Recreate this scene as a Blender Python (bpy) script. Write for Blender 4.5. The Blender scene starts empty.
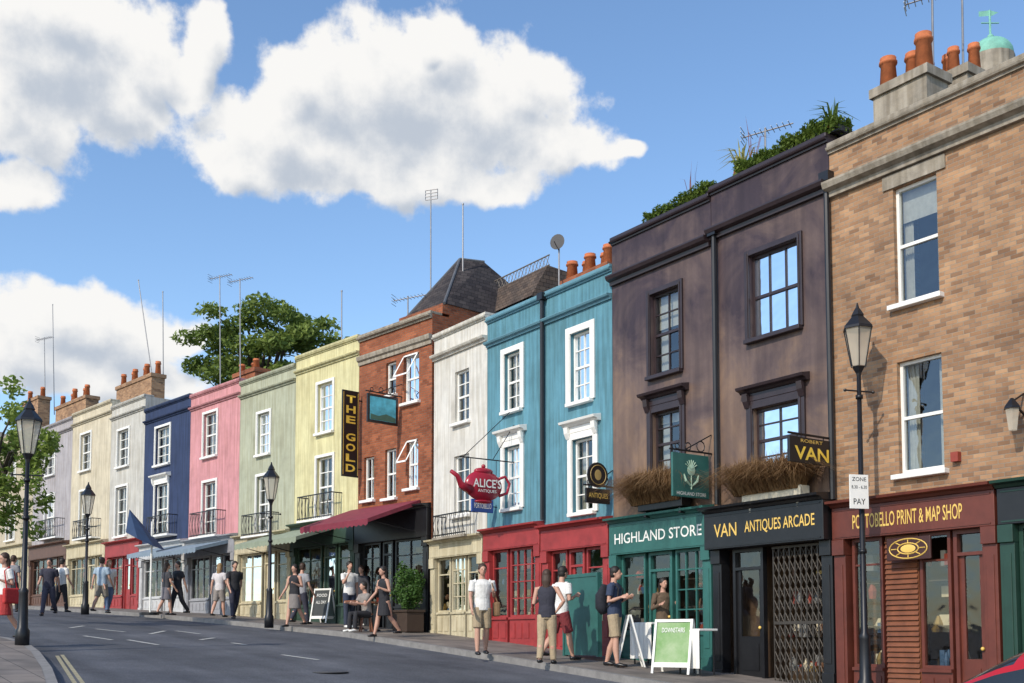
import bpy,bmesh,math,random
from mathutils import Vector,Matrix
random.seed(3)
R=math.radians; sin=math.sin; cos=math.cos; pi=math.pi
COL=bpy.context.scene.collection
F=1100.; T=R(4); CY=640-F*math.tan(T)
def ray(px,py):
    x=(px-512)/F; y=(CY-py)/F
    return Vector((x,cos(T)-y*sin(T),sin(T)+y*cos(T)))
# ---------- street geometry
def basept(px,s):
    Y=F/s; return Vector(((px-512)/F*cos(T)*Y,Y,0))
PA=basept(430,38.5); PA2=basept(1024,72.2); PB=basept(0,20.7)
class Seg: pass
def mkseg(p,x):
    s=Seg(); s.p=p; s.x=x.normalized(); s.n=Vector((s.x.y,-s.x.x,0)); s.ang=math.atan2(s.x.y,s.x.x)
    if s.n.dot(p)>0: s.n=-s.n
    return s
SA=mkseg(PA,PA2-PA); SB=mkseg(PA,PA-PB)
D=-SA.x
GP=[(-60,-5),(-20,-3.0),(-5,-2.12),(0,-1.72),(8.4,-1.08),(14.4,-.57),(17.2,-.35),(20.8,-.08),(24.7,.2),(29.5,.5),(36.3,.88),(45.9,1.31),(51.4,1.5),(70,1.9),(100,2.2),(400,2.4)]
def gu(u):
    if u<=GP[0][0]: return GP[0][1]
    for (a,za),(b,zb) in zip(GP,GP[1:]):
        if u<=b: return za+(zb-za)*(u-a)/(b-a)
    return GP[-1][1]
def gz(p): return gu(p.x*D.x+p.y*D.y)
def hit(seg,px,py,off=0):
    r=ray(px,py); q=seg.p+seg.n*off
    return r*(q.dot(seg.n)/r.dot(seg.n))
def ghit(px,py,dz=0):
    r=ray(px,py); t=3.0
    while t<110:
        p=r*t
        if p.z<gz(p)+dz: return Vector((p.x,p.y,gz(p)+dz))
        t+=.03
    p=r*60; return Vector((p.x,p.y,gz(p)+dz))
# ---------- materials
MC={}
def nt(name):
    m=bpy.data.materials.new(name); m.use_nodes=True; t=m.node_tree
    return m,t,t.nodes['Principled BSDF'],t.nodes,t.links
def mat(name,c,rough=.6,var=.2,scale=5,bump=0,metal=0,streak=0,spec=.5,c2=None,bscale=60):
    if name in MC: return MC[name]
    m,t,b,N,L=nt(name)
    b.inputs['Roughness'].default_value=rough; b.inputs['Metallic'].default_value=metal
    b.inputs['Specular IOR Level'].default_value=spec
    tc=N.new('ShaderNodeTexCoord')
    n=N.new('ShaderNodeTexNoise'); n.inputs['Scale'].default_value=scale; n.inputs['Detail'].default_value=6; n.inputs['Roughness'].default_value=.65
    L.new(tc.outputs['Object'],n.inputs['Vector'])
    r=N.new('ShaderNodeValToRGB'); r.color_ramp.elements[0].position=.3; r.color_ramp.elements[1].position=.72
    lo=tuple(x*(1-var) for x in c) if c2 is None else c2
    hi=tuple(min(1,x*(1+var*.5)) for x in c) if c2 is None else c
    r.color_ramp.elements[0].color=(*lo,1); r.color_ramp.elements[1].color=(*hi,1)
    L.new(n.outputs['Fac'],r.inputs['Fac']); out=r.outputs['Color']
    if streak:
        mp=N.new('ShaderNodeMapping'); mp.inputs['Scale'].default_value=(7,7,.45); L.new(tc.outputs['Object'],mp.inputs['Vector'])
        n2=N.new('ShaderNodeTexNoise'); n2.inputs['Scale'].default_value=1.4; n2.inputs['Detail'].default_value=5; L.new(mp.outputs[0],n2.inputs['Vector'])
        r2=N.new('ShaderNodeValToRGB'); r2.color_ramp.elements[0].position=.38; r2.color_ramp.elements[1].position=.62
        g=1-streak; r2.color_ramp.elements[0].color=(g,g*.97,g*.92,1); r2.color_ramp.elements[1].color=(1,1,1,1)
        L.new(n2.outputs['Fac'],r2.inputs['Fac'])
        mx=N.new('ShaderNodeMixRGB'); mx.blend_type='MULTIPLY'; mx.inputs[0].default_value=1
        L.new(out,mx.inputs[1]); L.new(r2.outputs[0],mx.inputs[2]); out=mx.outputs[0]
    L.new(out,b.inputs['Base Color'])
    if bump:
        n3=N.new('ShaderNodeTexNoise'); n3.inputs['Scale'].default_value=bscale; n3.inputs['Detail'].default_value=4; L.new(tc.outputs['Object'],n3.inputs['Vector'])
        bp=N.new('ShaderNodeBump'); bp.inputs['Strength'].default_value=bump; bp.inputs['Distance'].default_value=.02
        L.new(n3.outputs['Fac'],bp.inputs['Height']); L.new(bp.outputs[0],b.inputs['Normal'])
    MC[name]=m; return m
def stucco(name,c,dirt=.22): return mat(name,c,.8,.2,1.6,.25,streak=dirt,spec=.2)
def brick(name,c1,c2,mort,bw=.19,rh=.064,blot=.35,tone=.5):
    if name in MC: return MC[name]
    m,t,b,N,L=nt(name); b.inputs['Roughness'].default_value=.9; b.inputs['Specular IOR Level'].default_value=.15
    tc=N.new('ShaderNodeTexCoord'); sp=N.new('ShaderNodeSeparateXYZ'); L.new(tc.outputs['Object'],sp.inputs[0])
    ad=N.new('ShaderNodeMath'); L.new(sp.outputs[0],ad.inputs[0]); L.new(sp.outputs[1],ad.inputs[1])
    cb=N.new('ShaderNodeCombineXYZ'); L.new(ad.outputs[0],cb.inputs[0]); L.new(sp.outputs[2],cb.inputs[1])
    br=N.new('ShaderNodeTexBrick'); br.inputs['Scale'].default_value=1; br.inputs['Brick Width'].default_value=bw; br.inputs['Row Height'].default_value=rh
    br.inputs['Mortar Size'].default_value=.007; br.inputs['Mortar Smooth'].default_value=.3; br.inputs['Bias'].default_value=-.1
    br.inputs['Color1'].default_value=(*c1,1); br.inputs['Color2'].default_value=(*c2,1); br.inputs['Mortar'].default_value=(*mort,1)
    L.new(cb.outputs[0],br.inputs['Vector'])
    n=N.new('ShaderNodeTexNoise'); n.inputs['Scale'].default_value=1.1; n.inputs['Detail'].default_value=9; n.inputs['Roughness'].default_value=.7; L.new(tc.outputs['Object'],n.inputs['Vector'])
    r=N.new('ShaderNodeValToRGB'); r.color_ramp.elements[0].position=.35; r.color_ramp.elements[1].position=.68
    r.color_ramp.elements[0].color=(1-blot,1-blot,1-blot,1); r.color_ramp.elements[1].color=(1.15,1.12,1.05,1); L.new(n.outputs['Fac'],r.inputs[0])
    # individual brick tone, same half-brick offset as the courses
    def M(op,a,bb):
        x=N.new('ShaderNodeMath'); x.operation=op
        for i,q in enumerate((a,bb)):
            if q is None: continue
            if isinstance(q,(int,float)): x.inputs[i].default_value=q
            else: L.new(q,x.inputs[i])
        return x.outputs[0]
    row=M('FLOOR',M('DIVIDE',sp.outputs[2],rh),None); par=M('PINGPONG',row,1); xx=M('FLOOR',M('ADD',M('DIVIDE',ad.outputs[0],bw),M('MULTIPLY',M('SUBTRACT',1,par),.5)),None)
    c3=N.new('ShaderNodeCombineXYZ'); L.new(xx,c3.inputs[0]); L.new(row,c3.inputs[1])
    wn=N.new('ShaderNodeTexWhiteNoise'); wn.noise_dimensions='2D'; L.new(c3.outputs[0],wn.inputs['Vector'])
    r4=N.new('ShaderNodeValToRGB'); e=r4.color_ramp.elements; e[0].position=.0; e[1].position=1
    e[0].color=(.42,.38,.4,1); e[1].color=(1.25,1.2,1.1,1); q=e.new(.25); q.color=(.85,.8,.78,1); L.new(wn.outputs['Value'],r4.inputs[0])
    mx=N.new('ShaderNodeMixRGB'); mx.blend_type='MULTIPLY'; mx.inputs[0].default_value=1; L.new(br.outputs['Color'],mx.inputs[1]); L.new(r.outputs[0],mx.inputs[2])
    mx2=N.new('ShaderNodeMixRGB'); mx2.blend_type='MULTIPLY'; mx2.inputs[0].default_value=tone; L.new(mx.outputs[0],mx2.inputs[1]); L.new(r4.outputs[0],mx2.inputs[2])
    L.new(mx2.outputs[0],b.inputs['Base Color'])
    bp=N.new('ShaderNodeBump'); bp.invert=True; bp.inputs['Strength'].default_value=.5; bp.inputs['Distance'].default_value=.01
    L.new(br.outputs['Fac'],bp.inputs['Height']); L.new(bp.outputs[0],b.inputs['Normal'])
    MC[name]=m; return m
def leafmat(name,c,c2,sc=1.2):
    if name in MC: return MC[name]
    m,t,b,N,L=nt(name); b.inputs['Roughness'].default_value=.55; b.inputs['Specular IOR Level'].default_value=.3
    tc=N.new('ShaderNodeTexCoord'); n=N.new('ShaderNodeTexNoise'); n.inputs['Scale'].default_value=sc; n.inputs['Detail'].default_value=8; n.inputs['Roughness'].default_value=.8
    L.new(tc.outputs['Object'],n.inputs['Vector'])
    r=N.new('ShaderNodeValToRGB'); r.color_ramp.elements[0].position=.35; r.color_ramp.elements[1].position=.65
    r.color_ramp.elements[0].color=(*c,1); r.color_ramp.elements[1].color=(*c2,1); L.new(n.outputs['Fac'],r.inputs[0]); L.new(r.outputs[0],b.inputs['Base Color'])
    tr=N.new('ShaderNodeBsdfTranslucent'); L.new(r.outputs[0],tr.inputs[0]); ms=N.new('ShaderNodeMixShader'); ms.inputs[0].default_value=.35
    L.new(b.outputs[0],ms.inputs[1]); L.new(tr.outputs[0],ms.inputs[2]); L.new(ms.outputs[0],N['Material Output'].inputs[0])
    MC[name]=m; return m
def glass(name,tint=(.8,.85,.85),refl=.22):
    if name in MC: return MC[name]
    m,t,b,N,L=nt(name); N.remove(b)
    g=N.new('ShaderNodeBsdfGlossy'); g.inputs['Roughness'].default_value=.03; g.inputs['Color'].default_value=(.9,.95,1,1)
    tc=N.new('ShaderNodeTexCoord'); n=N.new('ShaderNodeTexNoise'); n.inputs['Scale'].default_value=2.2; L.new(tc.outputs['Object'],n.inputs['Vector'])
    bp=N.new('ShaderNodeBump'); bp.inputs['Strength'].default_value=.25; bp.inputs['Distance'].default_value=.03; L.new(n.outputs['Fac'],bp.inputs['Height']); L.new(bp.outputs[0],g.inputs['Normal'])
    tr=N.new('ShaderNodeBsdfTransparent'); tr.inputs[0].default_value=(*tint,1)
    fr=N.new('ShaderNodeFresnel'); fr.inputs[0].default_value=1.5; a=N.new('ShaderNodeMath'); a.operation='ADD'; a.use_clamp=True; a.inputs[1].default_value=refl; L.new(fr.outputs[0],a.inputs[0])
    ms=N.new('ShaderNodeMixShader'); L.new(a.outputs[0],ms.inputs[0]); L.new(tr.outputs[0],ms.inputs[1]); L.new(g.outputs[0],ms.inputs[2]); L.new(ms.outputs[0],N['Material Output'].inputs[0])
    MC[name]=m; return m
def frosted(name):
    m,t,b,N,L=nt(name); b.inputs['Base Color'].default_value=(.75,.7,.58,1); b.inputs['Roughness'].default_value=.3
    tr=N.new('ShaderNodeBsdfTransparent'); tl=N.new('ShaderNodeBsdfTranslucent'); tl.inputs[0].default_value=(.8,.76,.65,1)
    a=N.new('ShaderNodeMixShader'); a.inputs[0].default_value=.4; L.new(b.outputs[0],a.inputs[1]); L.new(tl.outputs[0],a.inputs[2])
    c=N.new('ShaderNodeMixShader'); c.inputs[0].default_value=.45; L.new(a.outputs[0],c.inputs[1]); L.new(tr.outputs[0],c.inputs[2]); L.new(c.outputs[0],N['Material Output'].inputs[0]); MC[name]=m; return m
WHITE=mat('white_paint',(.8,.79,.75),.5,.08,3)
CREAMP=mat('cream_trim',(.62,.57,.45),.6,.15,3)
BLACK=mat('black_paint',(.012,.012,.014),.35,.3,6)
IRON=mat('black_iron',(.015,.016,.02),.4,.3,6,metal=.3)
DARKP=mat('dark_plum_trim',(.035,.023,.026),.35,.3,4)
INT=mat('interior_brown',(.07,.05,.035),.9,.5,2)
CURT=mat('curtain_cloth',(.55,.52,.46),.9,.2,9)
GLASS=glass('window_glass',refl=.1); SGLASS=glass('shop_glass',(.9,.92,.9),.05)
GOLD=mat('gold_lettering',(.75,.5,.12),.4,.1,4)
LWHITE=mat('white_lettering',(.8,.8,.76),.5,.05,4)
STONE=mat('coping_stone',(.36,.32,.26),.9,.35,3,.3,streak=.3)
TERRA=mat('terracotta',(.5,.15,.055),.8,.35,7,.2)
LEAD=mat('lead_roof',(.1,.105,.115),.7,.3,3)
ROOFT=brick('roof_tiles',(.15,.085,.055),(.09,.06,.045),(.03,.025,.02),.2,.12,.4)
ROOFG=brick('grey_roof_tiles',(.13,.1,.085),(.09,.075,.07),(.03,.025,.02),.2,.12,.4)
SLATE=brick('roof_slates',(.07,.062,.065),(.04,.037,.042),(.02,.02,.02),.25,.14,.3)
# ---------- mesh builder
class MB:
    def __init__(s): s.v=[]; s.f=[]
    def box(s,x0,x1,y0,y1,z0,z1):
        i=len(s.v); s.v+=[(x,y,z) for z in (z0,z1) for y in (y0,y1) for x in (x0,x1)]
        s.f+=[tuple(i+k for k in q) for q in ((0,2,3,1),(4,5,7,6),(0,1,5,4),(2,6,7,3),(0,4,6,2),(1,3,7,5))]; return s
    def quad(s,*p):
        i=len(s.v); s.v+=[tuple(q) for q in p]; s.f.append(tuple(range(i,i+len(p)))); return s
    def prism(s,prof,x0,x1):
        i=len(s.v); n=len(prof); s.v+=[(x0,y,z) for y,z in prof]+[(x1,y,z) for y,z in prof]
        s.f+=[tuple(i+k for k in range(n)),tuple(i+n+k for k in range(n-1,-1,-1))]
        for k in range(n): s.f.append((i+k,i+(k+1)%n,i+n+(k+1)%n,i+n+k))
        return s
    def loft(s,pts,rad,n=10,side=Vector((1,0,0))):
        pts=[Vector(p) for p in pts]; i=len(s.v); m=len(pts)
        for k,p in enumerate(pts):
            t=(pts[min(k+1,m-1)]-pts[max(k-1,0)]).normalized()
            a=side-t*side.dot(t)
            if a.length<.05: a=Vector((0,1,0))-t*t.y
            a.normalize(); b=t.cross(a); r=rad[k]; ra,rb=(r if isinstance(r,tuple) else (r,r))
            for j in range(n):
                q=2*pi*j/n; s.v.append(tuple(p+a*ra*cos(q)+b*rb*sin(q)))
        for k in range(m-1):
            for j in range(n): s.f.append((i+k*n+j,i+k*n+(j+1)%n,i+(k+1)*n+(j+1)%n,i+(k+1)*n+j))
        s.f.append(tuple(i+j for j in range(n-1,-1,-1))); s.f.append(tuple(i+(m-1)*n+j for j in range(n)))
        return s
    def tube(s,p,q,r,r2=None,n=7): return s.loft([p,q],[r,r if r2 is None else r2],n)
    def ball(s,c,r,nu=12,nv=8):
        if not isinstance(r,tuple): r=(r,r,r)
        i=len(s.v); s.v.append((c[0],c[1],c[2]-r[2]))
        for a in range(1,nv):
            th=pi*a/nv
            for j in range(nu):
                q=2*pi*j/nu; s.v.append((c[0]+r[0]*sin(th)*cos(q),c[1]+r[1]*sin(th)*sin(q),c[2]-r[2]*cos(th)))
        s.v.append((c[0],c[1],c[2]+r[2])); e=len(s.v)-1
        for j in range(nu):
            s.f.append((i,i+1+(j+1)%nu,i+1+j)); s.f.append((e,e-nu+j,e-nu+(j+1)%nu))
            for a in range(nv-2): s.f.append((i+1+a*nu+j,i+1+a*nu+(j+1)%nu,i+1+(a+1)*nu+(j+1)%nu,i+1+(a+1)*nu+j))
        return s
    def build(s,name,m,parent=None,smooth=False,bevel=0,recalc=True):
        me=bpy.data.meshes.new(name); me.from_pydata(s.v,[],s.f)
        if recalc:
            b=bmesh.new(); b.from_mesh(me); bmesh.ops.recalc_face_normals(b,faces=b.faces[:]); b.to_mesh(me); b.free()
        if smooth:
            for p in me.polygons: p.use_smooth=True
        me.materials.append(m); o=bpy.data.objects.new(name,me); COL.objects.link(o)
        if parent: o.parent=parent
        if bevel:
            k=o.modifiers.new('bevel','BEVEL'); k.width=bevel; k.segments=2; k.limit_method='ANGLE'
        return o
def tag(o,label,cat,group=None):
    o['label']=label; o['category']=cat
    if group: o['group']=group
    return o
def thing(name,label,cat,loc=(0,0,0),rz=0,group=None):
    o=bpy.data.objects.new(name,None); COL.objects.link(o); o.location=loc; o.rotation_euler=(0,0,rz); o.empty_display_size=.1
    return tag(o,label,cat,group)
def struct(o): o['kind']='structure'; return o
def stuff(o): o['kind']='stuff'; return o
def text(s,parent,loc,w,h,m,mode='front',name='lettering',bold=0):
    cu=bpy.data.curves.new('t','FONT'); cu.body=s; cu.align_x='CENTER'; cu.align_y='CENTER'; cu.resolution_u=3; cu.offset=bold
    ob=bpy.data.objects.new('t',cu); COL.objects.link(ob); bpy.context.view_layer.update()
    me=bpy.data.meshes.new_from_object(ob.evaluated_get(bpy.context.evaluated_depsgraph_get()))
    bpy.data.objects.remove(ob)
    xs=[v.co.x for v in me.vertices]; ys=[v.co.y for v in me.vertices]
    if not xs: return
    sx=w/(max(xs)-min(xs)); sy=h/(max(ys)-min(ys)); cx=(max(xs)+min(xs))/2; cy=(max(ys)+min(ys))/2
    for v in me.vertices:
        a=(v.co.x-cx)*sx; b=(v.co.y-cy)*sy
        v.co=(loc[0]+a,loc[1],loc[2]+b) if mode=='front' else (loc[0],loc[1]+a,loc[2]+b)
    me.materials.clear(); me.materials.append(m); o=bpy.data.objects.new(name,me); COL.objects.link(o); o.parent=parent
    return o
# ---------- setting
path=[(SA.p+SA.x*(1.2*k),SA.n) for k in range(30,0,-1)]+[(SA.p,(SA.n+SB.n).normalized())]+[(SB.p-SB.x*(1.5*k),SB.n) for k in range(1,50)]
def strip(name,w0,w1,dz,m,nw=1,depth=0):
    mb=MB(); rows=[]
    for p,n in path:
        r=[]
        for j in range(nw+1):
            q=p+n*(w0+(w1-w0)*j/nw); r.append((q.x,q.y,gz(q)+dz))
        if depth: r.append((r[-1][0],r[-1][1],r[-1][2]-depth)); r.insert(0,(r[0][0],r[0][1],r[0][2]-depth))
        rows.append(r)
    for a,b in zip(rows,rows[1:]):
        for j in range(len(a)-1): mb.quad(a[j],a[j+1],b[j+1],b[j])
    return struct(mb.build(name,m))
def pave(name,c,c2,bw,rh):
    m,t,b,N,L=nt(name); b.inputs['Roughness'].default_value=.85
    tc=N.new('ShaderNodeTexCoord'); mp=N.new('ShaderNodeMapping'); mp.inputs['Rotation'].default_value=(0,0,-SA.ang); L.new(tc.outputs['Object'],mp.inputs[0])
    br=N.new('ShaderNodeTexBrick'); br.inputs['Scale'].default_value=1; br.inputs['Brick Width'].default_value=bw; br.inputs['Row Height'].default_value=rh; br.inputs['Mortar Size'].default_value=.008
    br.inputs['Color1'].default_value=(*c,1); br.inputs['Color2'].default_value=(*c2,1); br.inputs['Mortar'].default_value=(.05,.045,.04,1); L.new(mp.outputs[0],br.inputs['Vector'])
    n=N.new('ShaderNodeTexNoise'); n.inputs['Scale'].default_value=1.5; n.inputs['Detail'].default_value=8; L.new(tc.outputs['Object'],n.inputs[0])
    r=N.new('ShaderNodeValToRGB'); r.color_ramp.elements[0].color=(.55,.55,.55,1); r.color_ramp.elements[1].color=(1.15,1.12,1.1,1); r.color_ramp.elements[0].position=.3; r.color_ramp.elements[1].position=.7; L.new(n.outputs['Fac'],r.inputs[0])
    mx=N.new('ShaderNodeMixRGB'); mx.blend_type='MULTIPLY'; mx.inputs[0].default_value=1; L.new(br.outputs['Color'],mx.inputs[1]); L.new(r.outputs[0],mx.inputs[2]); L.new(mx.outputs[0],b.inputs['Base Color'])
    return m
PAVE=pave('paving_slabs',(.22,.19,.165),(.17,.15,.135),.6,.45)
def asphalt():
    m,t,b,N,L=nt('asphalt'); b.inputs['Roughness'].default_value=.8; b.inputs['Specular IOR Level'].default_value=.3
    tc=N.new('ShaderNodeTexCoord'); n=N.new('ShaderNodeTexNoise'); n.inputs['Scale'].default_value=.5; n.inputs['Detail'].default_value=9; n.inputs['Roughness'].default_value=.7; L.new(tc.outputs['Object'],n.inputs[0])
    r=N.new('ShaderNodeValToRGB'); r.color_ramp.elements[0].position=.35; r.color_ramp.elements[1].position=.7; r.color_ramp.elements[0].color=(.062,.066,.078,1); r.color_ramp.elements[1].color=(.125,.13,.145,1); L.new(n.outputs['Fac'],r.inputs[0])
    v=N.new('ShaderNodeTexNoise'); v.inputs['Scale'].default_value=45; v.inputs['Detail'].default_value=3; L.new(tc.outputs['Object'],v.inputs[0])
    r2=N.new('ShaderNodeValToRGB'); r2.color_ramp.elements[0].position=.35; r2.color_ramp.elements[1].position=.65; r2.color_ramp.elements[0].color=(.65,.65,.65,1); r2.color_ramp.elements[1].color=(1.25,1.25,1.25,1); L.new(v.outputs['Fac'],r2.inputs[0])
    mx=N.new('ShaderNodeMixRGB'); mx.blend_type='MULTIPLY'; mx.inputs[0].default_value=1; L.new(r.outputs[0],mx.inputs[1]); L.new(r2.outputs[0],mx.inputs[2])
    # long wheel-worn bands along the street
    mp=N.new('ShaderNodeMapping'); mp.inputs['Rotation'].default_value=(0,0,-SA.ang); mp.inputs['Scale'].default_value=(1,1,1); L.new(tc.outputs['Object'],mp.inputs[0])
    m2=N.new('ShaderNodeMapping'); m2.inputs['Scale'].default_value=(.06,1.1,1); L.new(mp.outputs[0],m2.inputs[0]); n3=N.new('ShaderNodeTexNoise'); n3.inputs['Scale'].default_value=1; n3.inputs['Detail'].default_value=4; L.new(m2.outputs[0],n3.inputs[0])
    r3=N.new('ShaderNodeValToRGB'); r3.color_ramp.elements[0].position=.4; r3.color_ramp.elements[1].position=.6; r3.color_ramp.elements[0].color=(.8,.8,.8,1); r3.color_ramp.elements[1].color=(1.1,1.1,1.1,1); L.new(n3.outputs['Fac'],r3.inputs[0])
    mx2=N.new('ShaderNodeMixRGB'); mx2.blend_type='MULTIPLY'; mx2.inputs[0].default_value=1; L.new(mx.outputs[0],mx2.inputs[1]); L.new(r3.outputs[0],mx2.inputs[2]); L.new(mx2.outputs[0],b.inputs['Base Color'])
    bp=N.new('ShaderNodeBump'); bp.inputs['Strength'].default_value=.4; bp.inputs['Distance'].default_value=.01; L.new(v.outputs['Fac'],bp.inputs['Height']); L.new(bp.outputs[0],b.inputs['Normal'])
    return m
ASPH=asphalt()
KERB=mat('granite_kerb',(.22,.21,.2),.8,.3,5)
GRND=mat('earth_ground',(.1,.1,.08),.9,.3,.2)
mb=MB()
us=[-60,-40,-20,-10,-5,0]+[3*k for k in range(1,24)]+[80,100,150,250,400]
for a,b in zip(us,us[1:]):
    for w0,w1 in ((-300,-40),(-40,40),(40,300)):
        q=[]
        for (u,w) in ((a,w0),(a,w1),(b,w1),(b,w0)):
            P=D*u+SA.n*w; q.append((P.x,P.y,gu(u)-.2))
        mb.quad(*q)
struct(mb.build('ground',GRND))
strip('road',2.4,19,-.12,ASPH,6)
strip('pavement',-.3,2.35,0,PAVE,2)
strip('kerb',2.35,2.5,.003,KERB,1,.2)
K=[ghit(*p) for p in ((66,704),(52,668),(40,652),(28,643),(10,638),(-20,634))]
K=[K[0]+Vector((3.0,-12,0)),K[0]+Vector((.9,-4,0))]+K
lp=MB(); lk=MB()
for a,b in zip(K,K[1:]):
    for j in range(5):
        q=[]
        for P,j2 in ((a,j),(b,j),(b,j+1),(a,j+1)):
            Q=P+Vector((-3.2*j2-.15,0,0)); q.append((Q.x,Q.y,gz(Q)))
        lp.quad(*q)
    z0,z1=gz(a)+.003,gz(b)+.003
    lk.quad((a.x-.15,a.y,z0),(b.x-.15,b.y,z1),(b.x,b.y,z1),(a.x,a.y,z0)); lk.quad((a.x,a.y,z0),(b.x,b.y,z1),(b.x,b.y,z1-.2),(a.x,a.y,z0-.2))
a=K[-1]; z=gz(a); lp.quad((a.x,a.y,z),(a.x-16,a.y,z),(a.x-16,a.y,z-.4),(a.x,a.y,z-.4))
struct(lp.build('left_pavement',PAVE)); struct(lk.build('left_kerb',KERB))
def marking(pts,w,m,name='road_marking'):
    mb=MB(); P=[ghit(x,y,-.116) for x,y in pts]
    for a,b in zip(P,P[1:]):
        t=(b-a); t.z=0; t.normalize(); s=Vector((-t.y,t.x,0))*w/2
        mb.quad(*[(q.x,q.y,gz(q)-.112) for q in (a-s,b-s,b+s,a+s)])
    struct(mb.build(name,m))
MARK=mat('road_paint_white',(.5,.5,.47),.7,.5,12); YEL=mat('road_paint_yellow',(.36,.32,.2),.7,.4,12)
for pts in (((96,629),(125,632)),((128,640),(158,645)),((176,631),(200,634)),((282,655),(318,660)),((70,628),(84,626)),((232,643),(246,645)),((150,634),(165,631)),((84,636),(112,640)),((200,640),(214,638))): marking(pts,.1,MARK)
marking(((62,655),(86,688)),.06,YEL); marking(((57,656),(79,690)),.06,YEL)
MAN=ghit(330,672,-.112); mb=MB(); mb.loft([(MAN.x,MAN.y,MAN.z-.01),(MAN.x,MAN.y,MAN.z+.002)],[.3,.3],20); struct(mb.build('manhole_cover',mat('worn_iron',(.06,.06,.065),.6,metal=.3)))
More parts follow.
